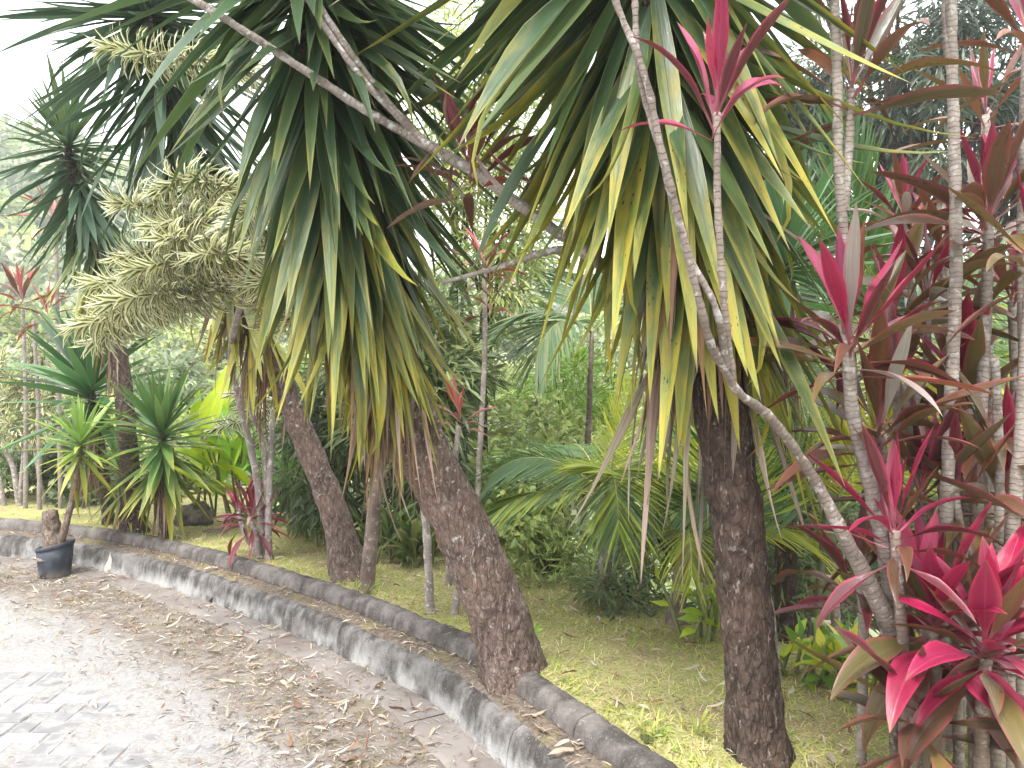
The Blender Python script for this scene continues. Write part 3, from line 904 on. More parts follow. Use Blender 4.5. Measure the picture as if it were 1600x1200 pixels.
def small_yucca(label, base, pts, radii, L, n, cols, seed, th=(150, 8), yel=0.3, nd=20, wid=1.0, s0=0.35, group=SG):
    return yucca(label, pts, radii, pts, group, seed=seed, sides=16, rings=40, rough=0.004, flare=(0.2, 0.1), base=base,
                 leaves=[dict(s0=s0, s1=1.0, n=n, L=L, th=th, wid=wid, cols=cols, kind_var=kv_arch, upbias=0.5, rad0=0.02, thp=0.85, jit=11, yel=lambda s, r: yel * (1 - s) * 2.2 + r.uniform(-0.1, 0.1))],
                 dead=[dict(s0=s0 * 0.6, s1=s0 + 0.1, n=nd, L=L * 0.75, r0=0.035, spread=10)])


b = gp(165, 828, near=5.2); Y5 = b.y + 0.35; b = P(170, 815, Y5); b.z = gz(b.x, b.y)
small_yucca('young yucca with broad upright dark leaves behind the smaller ones', b, [b, P(160, 720, Y5), P(148, 650, Y5), P(142, 610, Y5), P(140, 590, Y5)], [.05, .045, .04, .03, .02], 0.88, 84, [(0.045, 0.12, 0.045), (0.07, 0.165, 0.055)], 53, th=(120, 8), yel=0.0, nd=34, s0=0.5, wid=1.4)
b = gp(256, 842, near=5.0); Y6 = b.y
small_yucca('young yucca with a long skirt of dry leaves at the kerb edge', b, [b, P(256, 780, Y6), P(256, 720, Y6), P(254, 680, Y6), P(252, 660, Y6)], [.04, .036, .034, .026, .015], 0.57, 125, [(0.06, 0.13, 0.035), (0.07, 0.15, 0.04), (0.10, 0.17, 0.04)], 59, th=(158, 8), yel=0.28, nd=40, s0=0.42, wid=1.25)
b = gp(196, 838, near=5.0); Y8 = b.y + 0.1
small_yucca('low yucca with bare lower leaves between two young yuccas', b, [b, P(194, 790, Y8), P(190, 745, Y8), P(188, 725, Y8)], [.035, .032, .028, .018], 0.42, 42, [(0.09, 0.16, 0.04), (0.12, 0.19, 0.04)], 61, th=(160, 40), yel=0.34, nd=30, s0=0.4)
# a yucca with upright pale leaves behind the nearest trunk
Yb = 4.3
b = P(1228, 900, Yb); b.z = gz(b.x, b.y)
small_yucca('yucca with pale upright leaves beyond the thick dark trunk', b, [b, P(1228, 700, Yb), P(1226, 500, Yb), P(1224, 430, Yb), P(1222, 405, Yb)], [.06, .055, .05, .035, .02], 0.72, 95, [(0.06, 0.13, 0.06), (0.08, 0.17, 0.06), (0.05, 0.11, 0.05)], 67, th=(125, 4), yel=0.1, nd=30, s0=0.72, group='yuccas beyond the lawn')

# ------------------------------------------------------------------ the potted yucca
Yp = 6.05
pb = P(86, 897, Yp); pb.z = 0.012
Nm = NT('pot_plastic')
ob = Nm.n('ShaderNodeTexCoord').outputs['Object']
a = Nm.noise(ob, 14, 4); g = Nm.noise(ob, 80, 3)
c = Nm.mix(Nm.rng(a, 0.35, 0.7), (0.022, 0.027, 0.040), (0.050, 0.058, 0.075))
sp = Nm.n('ShaderNodeSeparateXYZ'); Nm.l(ob, sp.inputs[0])
c = Nm.mix(Nm.math('MULTIPLY', Nm.rng(sp.outputs[2], 0.0, 0.09, 1, 0), Nm.rng(a, 0.35, 0.6)), c, (0.16, 0.14, 0.12))
M_POT = Nm.finish(c, 0.55, g, 0.15, 0.003)
pot = thing('plant_pot', pb, 'dark blue plastic pot with a tilted rim standing on the driveway by the kerb', 'plant pot')


def lathe(name, prof, seg, mat, tilt=0.0):
    V, Fc = [], []
    for r, z in prof:
        for j in range(seg):
            a = 2 * math.pi * j / seg
            x, y = r * math.cos(a), r * math.sin(a)
            V.append((x, y, z + tilt * (z / 0.22) * x))
    n = len(prof)
    for i in range(n - 1):
        for j in range(seg):
            Fc.append((i * seg + j, i * seg + (j + 1) % seg, (i + 1) * seg + (j + 1) % seg, (i + 1) * seg + j))
    return mesh_np(name, V, Fc, mat)


part('wall', lathe('wall', [(0.001, 0.0), (0.100, 0.0), (0.106, 0.01), (0.119, 0.13), (0.127, 0.215), (0.118, 0.215), (0.112, 0.13)], 40, M_POT, 0.2), pot)
part('rim', lathe('rim', [(0.129, 0.212), (0.133, 0.216), (0.134, 0.238), (0.130, 0.242), (0.121, 0.241), (0.120, 0.21)], 40, M_POT, 0.2), pot)
Nm = NT('pot_soil'); ob = Nm.n('ShaderNodeTexCoord').outputs['Object']; g = Nm.noise(ob, 40, 4)
M_SOIL = Nm.finish(Nm.mix(g, (0.12, 0.09, 0.065), (0.34, 0.27, 0.21)), 0.95, g, 0.8, 0.02, spec=0.1)
part('soil', lathe('soil', [(0.118, 0.205), (0.09, 0.212), (0.05, 0.209), (0.001, 0.216)], 30, M_SOIL, 0.2), pot)

pyb = pb + Vector((-0.01, 0.0, 0.19))
py = thing('yucca', pyb, 'potted yucca with a sawn stump and yellowing leaves on a leaning side stem', 'yucca')
stp = [pyb + Vector((0, 0, -0.05)), pyb + Vector((-0.005, 0, 0.08)), pyb + Vector((-0.016, 0, 0.20)), pyb + Vector((-0.024, 0.0, 0.30))]
part('stump', tube_mesh('stump', stp, [0.08, 0.066, 0.058, 0.052], M_STUMP, 30, 40, 0.012, 16, (0.5, 0.06), base=pyb), py)
sp_ = [pyb + Vector((0.035, -0.01, 0.0)), pyb + Vector((0.062, -0.01, 0.09)), P(104, 815, Yp - .02), P(114, 775, Yp), P(122, 730, Yp), P(125, 700, Yp), P(125, 682, Yp)]
part('stem', tube_mesh('stem', sp_, [0.045, 0.034, 0.024, 0.022, 0.021, 0.018, 0.01], M_STUMP, 18, 50, 0.006, 18, base=pyb), py)
it, dit = [], []
rg = random.Random(71)
rosette(it, dense(sp_), 0.72, 1.0, 58, 0.42, (150, 6), 1.45, [(0.18, 0.30, 0.06), (0.24, 0.36, 0.07), (0.15, 0.26, 0.055)], kv_arch, rg, 0.7, 0.015, 0.85, yel=lambda s, r: 0.62 * (1 - s) * 1.3 + r.uniform(-0.1, 0.1))
dead_skirt(dit, dense([P(132, 730, Yp), P(131, 700, Yp)]), 0, 1, 16, 0.26, rg, 0.03, 7)
emit(py, pyb, K_YUC, it, 'leaf'); emit(py, pyb, K_DEAD, dit, 'dead_leaf')

# ------------------------------------------------------------------ cordylines
MAG = (0.25, 0.017, 0.054, 0.7); PINK = (0.36, 0.07, 0.14, 0.8); WINE = (0.11, 0.028, 0.034, 0.5)
BRZ = (0.118, 0.062, 0.036, 0.3); OLV = (0.125, 0.098, 0.036, 0.3); DKG = (0.07, 0.06, 0.032, 0.3); RUST = (0.19, 0.085, 0.04, 0.4); GREY = (0.30, 0.27, 0.22, 0.3)


def cord_head(items, tip, axis, n, L, young, old, rng, th=(118, 12), wid=1.0, spread=0.14, brown=0.10):
    n = max(6, int(n * 1.35)); wid *= 0.86
    c = np.array([list(tip - axis * spread), list(tip - axis * spread * 0.5), list(tip)])
    for i in range(n):
        s = (i + rng.random()) / n
        p, a = axis_frame(c, s)
        az = i * 2.39996 + rng.uniform(-0.4, 0.4)
        e1 = a.cross(Vector((0.2, 1, 0.1))).normalized(); e2 = a.cross(e1)
        r = e1 * math.cos(az) + e2 * math.sin(az)
        t = rad(th[0] + (th[1] - th[0]) * s ** 0.8 + rng.gauss(0, 9))
        d = r * math.sin(t) + a * math.cos(t); nrm = a * math.sin(t) - r * math.cos(t)
        k = rng.choice((0, 1, 5)) if s > 0.6 else rng.choice((1, 2, 3, 3, 4))
        q = rng.random()
        if q < brown: col = rng.choice((RUST, GREY, RUST))
        elif s > 0.80 + rng.uniform(-0.18, 0.15): col = rng.choice(young)
        else: col = rng.choice(old)
        l = L * rng.uniform(0.75, 1.12) * (0.8 if s > 0.9 else 1)
        items.append((k, frame(d, nrm + d.cross(nrm) * rng.uniform(-.4, .4), p, l, wid * rng.uniform(0.8, 1.1)), col_jit(col, 0.2, None, rng)))


def cordyline(label, stems, heads, group, seed, mat=M_STEM, name='cordyline', cat='cordyline', base=None, L=0.36):
    """stems: list of (points, radii); heads: list of (tip, axis, n, L, young, old[, th])"""
    rng = random.Random(seed)
    base = Vector(stems[0][0][0]) if base is None else base
    t = thing(name, base, label, cat, group)
    for pts, rr in stems:
        part('stem', tube_mesh('stem', pts, rr, mat, 14, max(24, len(pts) * 14), 0.003, 22, None, 0.05, 0.017, base=base), t)
    items = []
    for h in heads:
        cord_head(items, h[0], Vector(h[1]).normalized(), h[2], h[3], h[4], h[5], rng, *(h[6:]))
    if items: emit(t, base, K_COR, items, 'leaf')
    return t


M_STEMB2 = stem_mat('shaded_stem', (0.15, 0.118, 0.10), (0.24, 0.195, 0.17), 0.5)  # darker copy of the stem tones, with the shade put into the colour
CG = 'red cordylines crowding beside the dark yucca trunk'
UP = (0, 0, 1)


def cbase(px, Y):
    x = (px - 800) / F * Y
    return Vector((x, Y, gz(x, Y) - 0.02))


def rr_(r0, r1, n): return list(np.linspace(r0, r1, n))


# big lichened stem that leans left and forks across the hanging yucca leaves
b = cbase(1436, 2.5)
main = [b, P(1415, 1080, 2.5), P(1385, 970, 2.48), P(1325, 850, 2.44), P(1270, 745, 2.40), P(1205, 655, 2.32), P(1150, 608, 2.24), P(1118, 545, 2.18)]
cordyline('leaning cordyline with pale lichened stem forking into bare rods across the yucca leaves',
          [(main, [0.037, 0.034, 0.030, 0.022, 0.0165, 0.0140, 0.0120, 0.009]),
           ([P(1150, 608, 2.24), P(1112, 540, 2.16), P(1085, 440, 2.10), P(1058, 330, 2.06), P(1035, 240, 2.04), P(1005, 110, 2.02), P(965, 10, 2.02), P(948, -60, 2.02)], rr_(.0110, .0085, 8)),
           ([P(1135, 575, 2.2), P(1118, 480, 2.12), P(1075, 400, 2.09), P(1055, 330, 2.075), P(1030, 230, 2.06), P(1000, 120, 2.05), P(992, 0, 2.05), P(990, -60, 2.05)], rr_(.0095, .0075, 8)),
           ([P(1145, 590, 2.22), P(1132, 480, 2.16), P(1122, 330, 2.14), P(1120, 176, 2.14)], rr_(.0100, .0090, 4))],
          [(P(1121, 165, 2.14), (0.16, 0, 1), 10, 0.34, [PINK, PINK, MAG], [WINE, (0.24, 0.06, 0.10, .6), PINK], (48, 4), 0.8, 0.10, 0.0)], CG, 101, M_STEMB2)
# lifted twin of that stem
b = cbase(1446, 2.55)
cordyline('cordyline with bronze leaves and one pale folded leaf on a twin grey stem',
          [([b, P(1405, 1010, 2.53), P(1385, 880, 2.5), P(1355, 740, 2.48), P(1332, 640, 2.47), P(1326, 545, 2.46)], rr_(.026, .019, 6)),
           ([P(1328, 620, 2.48), P(1322, 500, 2.49), P(1318, 380, 2.5), P(1310, 250, 2.5), P(1308, 120, 2.5), P(1305, 20, 2.5), P(1302, -40, 2.5)], rr_(.017, .014, 7)),
           ([P(1319, 330, 2.5), P(1326, 240, 2.5), P(1330, 140, 2.5)], rr_(.014, .012, 3))],
          [(P(1327, 520, 2.46), (-0.05, -0.1, 1), 24, 0.40, [MAG, MAG, PINK], [BRZ, OLV, WINE], (112, 12)),
           (P(1331, 118, 2.5), (0.05, 0, 1), 14, 0.44, [WINE, DKG], [OLV, BRZ, DKG], (100, 14), 0.75)], CG, 103, M_STEM)
b = cbase(1462, 2.6)
cordyline('tallest bare cordyline stem rising past every red head', [([b, P(1468, 1000, 2.6), P(1478, 800, 2.6), P(1487, 600, 2.6), P(1494, 400, 2.6), P(1490, 200, 2.6), P(1486, 0, 2.6), P(1484, -90, 2.6)], rr_(.022, .016, 8)),
          ([P(1493, 170, 2.6), P(1482, 90, 2.6), P(1477, 0, 2.62), P(1476, -60, 2.62)], rr_(.012, .01, 4))], [(P(1484, -100, 2.6), UP, 9, 0.38, [MAG], [BRZ, OLV], (90, 10))], CG, 107, M_STEM)
b = cbase(1525, 2.75)
cordyline('tall cordyline with a big crimson and olive head on a pale stem', [([b, P(1522, 950, 2.75), P(1528, 750, 2.75), P(1540, 500, 2.75), P(1545, 340, 2.75)], rr_(.024, .016, 5))],
          [(P(1546, 325, 2.75), (0.02, -0.05, 1), 24, 0.42, [MAG, MAG, WINE], [OLV, BRZ, OLV], (105, 10), 1.1)], CG, 109)
b = cbase(1480, 2.9)
cordyline('cordyline with brown and red leaves behind the tall bare stem', [([b, P(1500, 900, 2.9), P(1512, 740, 2.9), P(1512, 640, 2.9)], rr_(.02, .015, 4))],
          [(P(1512, 620, 2.9), (-0.1, -0.1, 1), 22, 0.44, [MAG, WINE], [OLV, BRZ, RUST], (115, 12), 1.1)], CG, 113)
b = cbase(1400, 2.65)
cordyline('cordyline with wine red leaves on dark petioles in mid clump', [([b, P(1396, 1000, 2.63), P(1385, 800, 2.6), P(1378, 680, 2.58)], rr_(.018, .014, 4))],
          [(P(1377, 655, 2.58), (0.1, -0.05, 1), 20, 0.42, [MAG, WINE, WINE], [BRZ, OLV, BRZ], (110, 12))], CG, 127, M_STEMB)
b = cbase(1415, 2.4)
cordyline('cordyline with upright crimson leaves low beside the lichened stem', [([b, P(1412, 1040, 2.4), P(1402, 900, 2.38), P(1398, 830, 2.38)], rr_(.018, .014, 4))],
          [(P(1398, 808, 2.38), (0.0, -0.05, 1), 17, 0.33, [MAG, MAG], [MAG, BRZ, WINE], (112, 8))], CG, 131, M_STEMB)
b = cbase(1530, 2.3)
cordyline('low cordyline with a dense bright magenta head and drooping brown leaves', [([b, P(1535, 1100, 2.3), P(1540, 1030, 2.3)], rr_(.022, .017, 3))],
          [(P(1540, 990, 2.3), (0.05, -0.1, 1), 30, 0.37, [MAG, MAG, (0.46, 0.016, 0.09, 1)], [MAG, BRZ, OLV, MAG], (138, 8), 1.55)], CG, 137, M_STEMB)
b = cbase(1468, 2.42)
cordyline('low cordyline with magenta upright leaves above long bronze ones', [([b, P(1462, 1080, 2.42), P(1458, 985, 2.42)], rr_(.02, .016, 3))],
          [(P(1457, 955, 2.42), (-0.12, -0.05, 1), 27, 0.38, [MAG, MAG, PINK], [BRZ, MAG, OLV, MAG], (138, 8), 1.55)], CG, 139, M_STEMB)
b = cbase(1395, 2.36)
cordyline('short cordyline with long arching bronze leaves over the lawn', [([b, P(1430, 1170, 2.36), P(1432, 1120, 2.36)], rr_(.018, .015, 3))],
          [(P(1432, 1090, 2.36), (-0.1, 0, 1), 15, 0.40, [WINE, BRZ], [BRZ, OLV, DKG], (118, 40))], CG, 149, M_STEMB)
b = cbase(1556, 2.45)
cordyline('pale slanting cordyline stem between the magenta heads', [([b, P(1565, 1000, 2.5), P(1585, 800, 2.5), P(1600, 600, 2.5), P(1612, 400, 2.5)], rr_(.021, .017, 5))],
          [(P(1615, 380, 2.5), UP, 10, 0.38, [MAG, WINE], [OLV, BRZ], (110, 12), 0.8)], CG, 151)
b = cbase(1595, 2.7)
cordyline('cordyline with crimson leaves reaching in beneath the sky', [([b, P(1600, 700, 2.7), P(1598, 300, 2.7), P(1606, 60, 2.7)], rr_(.02, .015, 4))],
          [(P(1606, 50, 2.7), (-0.15, 0, 1), 10, 0.42, [MAG, PINK, MAG], [OLV, RUST, BRZ], (100, 12), 0.8)], CG, 157)
b = cbase(1500, 3.3)
cordyline('slender cordyline with small pink heads farther into the clump', [([b, P(1500, 900, 3.3), P(1480, 600, 3.3), P(1475, 400, 3.3)], rr_(.02, .015, 4)), ([P(1480, 620, 3.3), P(1430, 480, 3.3), P(1412, 345, 3.3)], rr_(.014, .012, 3))],
          [(P(1475, 385, 3.3), UP, 16, 0.36, [PINK, MAG], [BRZ, RUST], (110, 10)), (P(1412, 330, 3.3), UP, 16, 0.32, [PINK, MAG], [BRZ, RUST, WINE], (110, 10))], CG, 163)
b = cbase(1560, 3.2)
cordyline('cordyline with orange brown ageing leaves at the back of the clump', [([b, P(1550, 900, 3.2), P(1545, 600, 3.2), P(1540, 180, 3.2)], rr_(.02, .015, 4))],
          [(P(1540, 165, 3.2), UP, 11, 0.38, [MAG, PINK], [RUST, OLV, BRZ], (110, 12), 0.75, 0.14, 0.25)], CG, 167)
b = cbase(1350, 2.95)
cordyline('thin cordyline with dull green and bronze leaves behind the lichened stem', [([b, P(1350, 1000, 2.95), P(1362, 800, 2.95), P(1440, 600, 2.95), P(1450, 470, 2.95)], rr_(.016, .012, 5))],
          [(P(1450, 455, 2.95), (0.1, 0, 1), 18, 0.40, [WINE, MAG], [BRZ, OLV, OLV], (115, 14))], CG, 173)
for k, (px, Y, top) in enumerate(((1556, 2.6, 560), (1500, 2.62, 760), (1535, 2.85, 640), (1482, 2.95, 700))):
    b = cbase(px, Y)
    cordyline(('bare pale stem', 'bare stem with small wine head', 'leafless grey stem', 'thin stem with bronze tuft')[k] + ' within the cordyline clump', [([b, P(px - 5, 1000, Y), P(px + 6, (1000 + top) / 2, Y), P(px + R.uniform(-15, 15), top, Y)], rr_(.017, .013, 4))],
              [] if k in (0, 2) else [(P(px, top, Y), UP, 11, 0.34, [WINE, MAG], [BRZ, OLV], (115, 14))], CG, 180 + k)

for px, Y, top, n, L, yo, ol, lab in ((1442, 2.72, 770, 17, .40, [WINE, MAG], [OLV, BRZ, DKG], 'cordyline with long olive leaves between crimson heads'),
                                      (1575, 2.66, 770, 18, .42, [MAG, WINE], [BRZ, OLV], 'cordyline with drooping bronze leaves above the dense magenta head'),
                                      (1400, 3.0, 500, 16, .42, [MAG, PINK], [OLV, OLV, BRZ], 'cordyline with broad olive leaves and a pink heart behind the twin stem'),
                                      (1585, 2.95, 470, 16, .42, [MAG], [OLV, BRZ, RUST], 'cordyline with brown edged leaves by the big crimson and olive head'),
                                      (1345, 2.75, 900, 14, .36, [MAG, WINE], [BRZ, WINE], 'small cordyline with wine leaves tucked behind the lichened stem')):
    b = cbase(px, Y)
    cordyline(lab, [([b, P(px + 4, (1050 + top) / 2, Y), P(px - 4, top, Y)], rr_(.017, .014, 3))], [(P(px - 4, top - 10, Y), (R.uniform(-.1, .1), -.08, 1), n, L, yo, ol, (118, 12))], CG, 1180 + px)

# the long bare rod that crosses the whole view, with its side heads
Yd = 2.95
b = cbase(1215, 3.15)
cordyline('long leaning cordyline rod crossing between the yuccas with dark red tufts',
          [([b, P(1190, 900, 3.1), P(1130, 640, 2.97), P(1000, 470, Yd), P(900, 383, Yd), P(860, 355, Yd), P(740, 268, Yd - .02), P(640, 212, Yd - .05), P(560, 165, Yd - .1), P(400, 60, Yd - .2), P(290, -8, Yd - .25), P(200, -60, Yd - .3)], [.028, .026, .024, .023, .022, .021, .020, .017, .015, .0135, .0125, .012]),
           ([P(745, 272, Yd - .01), P(680, 235, Yd - .05), P(610, 165, Yd - .08), P(545, 80, Yd - .1), P(490, -5, Yd - .1), P(470, -60, Yd - .1)], rr_(.016, .011, 6)),
           ([P(670, 228, Yd - .04), P(590, 150, Yd - .12), P(530, 75, Yd - .14), P(478, -5, Yd - .14), P(455, -60, Yd - .14)], rr_(.012, .009, 5)),
           ([P(905, 386, Yd), P(850, 395, Yd + .03), P(770, 420, Yd + .1), P(690, 442, Yd + .15)], rr_(.016, .007, 4)),
           ([P(745, 268, Yd), P(736, 250, Yd)], rr_(.016, .013, 2))],
          [(P(735, 250, Yd), (0.0, 0, 1), 14, 0.36, [(0.12, 0.03, 0.035, .6)], [(0.14, 0.05, 0.04, .6), BRZ, (0.24, 0.16, 0.13, .3)], (100, 6), 0.9),
           (P(690, 215, Yd - .1), (-1, 0, 0.1), 7, 0.30, [(0.24, 0.15, 0.13, .3)], [(0.25, 0.18, 0.15, .3), WINE], (150, 60), 0.5)], CG, 191, M_STEMG)

BG = 'slender red cordylines among the shrubs'
for k, (lab, stem, Y, heads) in enumerate((
        ('slender cordyline with coral red tuft on a pale rod before the bushy tree', [(746, 900), (748, 740), (757, 560), (757, 420)], 5.6, [(757, 405, 12, .34), (765, 470, 5, .3)]),
        ('short cordyline with one red tuft beside the leaning trunk', [(700, 900), (706, 800), (716, 665)], 4.9, [(716, 640, 11, .28)]),
        ('slender cordyline with salmon leaves against the far left hillside', [(40, 800), (40, 620), (36, 480)], 7.8, [(35, 462, 14, .42)]),
        ('thin cordyline with rusty leaves next to the tall spiky yucca', [(62, 800), (60, 640), (52, 500)], 7.6, [(75, 480, 10, .36)]),
        ('tall thin cordyline with a red tuft half hidden by yucca leaves', [(95, 800), (92, 600), (88, 400), (85, 335)], 7.7, [(80, 330, 12, .4), (168, 240, 6, .3)]))):
    pts = [P(x, y, Y) for x, y in stem]; b = pts[0].copy(); b.z = gz(b.x, b.y) - .02; pts[0] = b
    CORAL = (0.42, 0.09, 0.07, 0.8)
    hs = [(P(x, y, Y), (R.uniform(-.2, .2), 0, 1), n, L, [CORAL, MAG] if k < 2 else [(0.36, 0.10, 0.08, .7)], [(0.30, 0.10, 0.06, .8), RUST, BRZ], (105, 10), 0.7) for x, y, n, L in heads if abs(x - stem[-1][0]) < 60]
    cordyline(lab, [(pts, rr_(.022, .015, len(pts)))], hs, BG, 200 + k, M_STEM)
b = gp(405, 872); Y = b.y
cordyline('low wine red cordyline at the foot of pale grey rods', [([b, P(402, 845, Y), P(393, 815, Y)], rr_(.022, .018, 3)), ([b + Vector((0.02, 0, 0)), P(385, 840, Y), P(372, 800, Y)], rr_(.016, .014, 3))],
          [(P(393, 800, Y), (0, -.1, 1), 22, 0.33, [WINE, (0.25, 0.04, 0.05, 1)], [(0.16, 0.03, 0.03, 1), WINE], (112, 10), 0.9), (P(372, 795, Y), (-.3, 0, 1), 12, 0.25, [WINE], [WINE, BRZ], (110, 15), 0.9)], BG, 211, M_STEMG)
# bare pale rods
RG = 'bare pale rods standing in the lawn'
for lab, pts, r0 in (('smooth tan rod leaning against the slimmer yucca trunk', [(572, 922), (582, 820), (595, 700), (606, 560), (610, 500)], .043),
                     ('thin white lichened rod in the lawn beside the stout leaning trunk', [(673, 960), (668, 860), (660, 760), (655, 690)], .024),
                     ('short forked grey stick at the foot of the stout leaning trunk', [(708, 960), (716, 920), (722, 885)], .022),
                     ('tall grey rod rising straight beside the low wine red cordyline', [(420, 874), (420, 790), (424, 690), (426, 640)], .024)):
    b = gp(*pts[0]); q = [b - Vector((0, 0, .02))] + [P(x, y, b.y) for x, y in pts[1:]]
    t = thing('bare_stem', b, lab, 'stem', RG)
    part('stem', tube_mesh('stem', q, rr_(r0, r0 * .75, len(q)), M_STEMB if r0 > .04 else M_STEMG, 16, 50, .004, 18, (0.3, .05), base=b), t)

# ------------------------------------------------------------------ variegated dracaenas (yellow and green leaves)
SGN = (0.13, 0.165, 0.030)


def song(label, base, stems, shoots, seed, limit=300, L=0.15, dens=1.0, mat=M_STEMG, tint=SGN):
    rng = random.Random(seed)
    t = thing('dracaena', base, label, 'shrub', 'variegated dracaena shrubs')
    for pts, rr in stems:
        part('stem', tube_mesh('stem', pts, rr, mat, 10, len(pts) * 10, .003, 20, base=base), t)
    items = []
    for pts in shoots:
        c = catmull([list(p) for p in pts], 30)
        ln = float(np.linalg.norm(np.diff(c, axis=0), axis=1).sum())
        n = int(ln / 0.0030 * dens)
        for i in range(n):
            s = i / n
            p, a = axis_frame(c, s)
            az = i * 2.39996 + rng.uniform(-.4, .4)
            e1 = a.cross(Vector((0.1, 0.3, 1))).normalized(); e2 = a.cross(e1)
            r = e1 * math.cos(az) + e2 * math.sin(az)
            th = rad(92 - 70 * max(0, s - 0.75) / 0.25 - 25 * s + rng.gauss(0, 10))
            d = r * math.sin(th) + a * math.cos(th) + Vector((0, 0, -0.12))
            nrm = a * math.sin(th) - r * math.cos(th)
            items.append((rng.randrange(3), frame(d, nrm, p, L * rng.uniform(0.75, 1.2), rng.uniform(.8, 1.15)), col_jit(tint, 0.25, 1.0, rng)))
        part('branch', tube_mesh('branch', pts, rr_(.014, .006, len(pts)), mat, 8, 30, base=base), t)
    emit(t, base, K_SONG, items, 'leaf', limit)


sb = gp(412, 870); Ys = 4.15
hub = P(440, 400, Ys)
mid = P(392, 640, sb.y - .4)
sh = lambda *a: [P(x, y, Ys + dy) for x, y, dy in a]
shoots = [sh((400, 120, .1), (330, 95, 0), (250, 88, -.1), (180, 72, -.15)),
          sh((440, 330, 0), (370, 300, -.1), (300, 275, -.15), (262, 290, -.2)),
          sh((360, 310, .1), (290, 320, 0), (225, 320, -.05), (195, 318, -.1)),
          sh((440, 370, 0), (360, 350, -.1), (290, 345, -.2), (250, 350, -.2)),
          sh((430, 395, .1), (340, 380, .1), (250, 390, .05), (198, 400, 0)),
          sh((440, 410, -.1), (350, 410, -.2), (270, 410, -.25), (215, 420, -.3)),
          sh((420, 430, .1), (320, 430, .1), (230, 440, .1), (155, 440, .1)),
          sh((390, 440, -.1), (310, 450, -.15), (240, 460, -.2), (170, 470, -.2)),
          sh((330, 465, 0), (260, 475, 0), (190, 490, 0), (130, 505, 0)),
          sh((280, 480, .1), (230, 490, .1), (185, 515, .1), (150, 530, .1)),
          sh((380, 420, -.2), (410, 440, -.3), (440, 430, -.35)),
          sh((450, 420, 0), (480, 450, 0), (500, 490, 0)),
          sh((400, 470, 0), (440, 490, 0), (470, 500, 0), (505, 510, 0)),
          sh((360, 360, -.2), (390, 330, -.3), (400, 300, -.3)),
          sh((450, 440, .2), (430, 480, .2), (420, 510, .15)),
          sh((330, 390, -.25), (290, 375, -.3), (260, 372, -.35)),
          sh((400, 400, -.3), (350, 395, -.38), (310, 398, -.4))]
song('big variegated dracaena with bushy cream striped shoots beneath the yucca leaves', sb,
     [([sb, P(400, 740, sb.y - .1), P(372, 620, sb.y - .3), P(360, 560, sb.y - .5), P(380, 470, Ys + .1), hub], rr_(.026, .016, 6)),
      ([sb + Vector((.03, 0, 0)), P(412, 700, sb.y - .1), mid, P(385, 560, sb.y - .5), hub], rr_(.022, .014, 5)),
      ([hub, P(500, 250, Ys + .1), P(460, 150, Ys + .1), P(400, 120, Ys + .1)], rr_(.018, .012, 4)),
      ([hub, P(490, 490, Ys + .1), P(540, 525, Ys + .2)], rr_(.014, .01, 3))], shoots, 301, dens=1.0)
bl = gp(30, 790, near=6.0); Yl = bl.y
shl = lambda *a: [P(x, y, Yl + dy) for x, y, dy in a]
song('variegated dracaena with cream striped mops on pale stems at the kerb far end', bl,
     [([bl, P(20, 730, Yl), P(0, 690, Yl)], [.03, .025, .02]), ([bl, P(36, 720, Yl), P(42, 640, Yl)], [.022, .02, .016]), ([bl + Vector((-.15, 0, 0)), P(-5, 740, Yl), P(-30, 700, Yl)], [.028, .024, .02]), ([bl + Vector((.2, .1, 0)), P(60, 740, Yl), P(52, 690, Yl)], [.02, .017, .014])],
     [shl((-10, 690, 0), (5, 640, 0), (20, 610, 0)), shl((0, 690, 0), (-20, 640, -.1), (-40, 600, -.1)), shl((42, 650, 0), (30, 610, 0), (10, 580, 0)), shl((42, 640, 0), (60, 590, .1), (70, 550, .1)), shl((30, 690, -.1), (20, 665, -.1), (10, 660, -.1)), shl((50, 690, 0), (60, 655, 0), (65, 620, 0)), shl((-20, 650, 0), (-10, 600, 0), (5, 555, 0)), shl((40, 600, .1), (50, 560, .1), (45, 530, .1)), shl((80, 640, .2), (85, 600, .2), (90, 560, .2))], 307, dens=0.9, L=0.15)
bo = gp(440, 850, near=5.2) + Vector((0, .5, 0)); bo.z = gz(bo.x, bo.y); Yo = bo.y
sho = lambda *a: [P(x, y, Yo + dy) for x, y, dy in a]
song('dull green dracaena with drooping mops behind the slimmer yucca trunk', bo, [([bo, P(436, 760, Yo), P(425, 680, Yo)], [.02, .017, .014])],
     [sho((425, 690, 0), (410, 650, 0), (385, 640, 0)), sho((425, 690, 0), (430, 650, 0), (440, 610, 0)), sho((420, 650, 0), (400, 620, -.1), (370, 615, -.1)), sho((425, 640, 0), (420, 600, 0), (400, 580, 0)), sho((400, 655, 0), (370, 660, 0), (335, 670, 0))], 311, dens=0.8, L=0.16, tint=(0.06, 0.085, 0.025), limit=150)


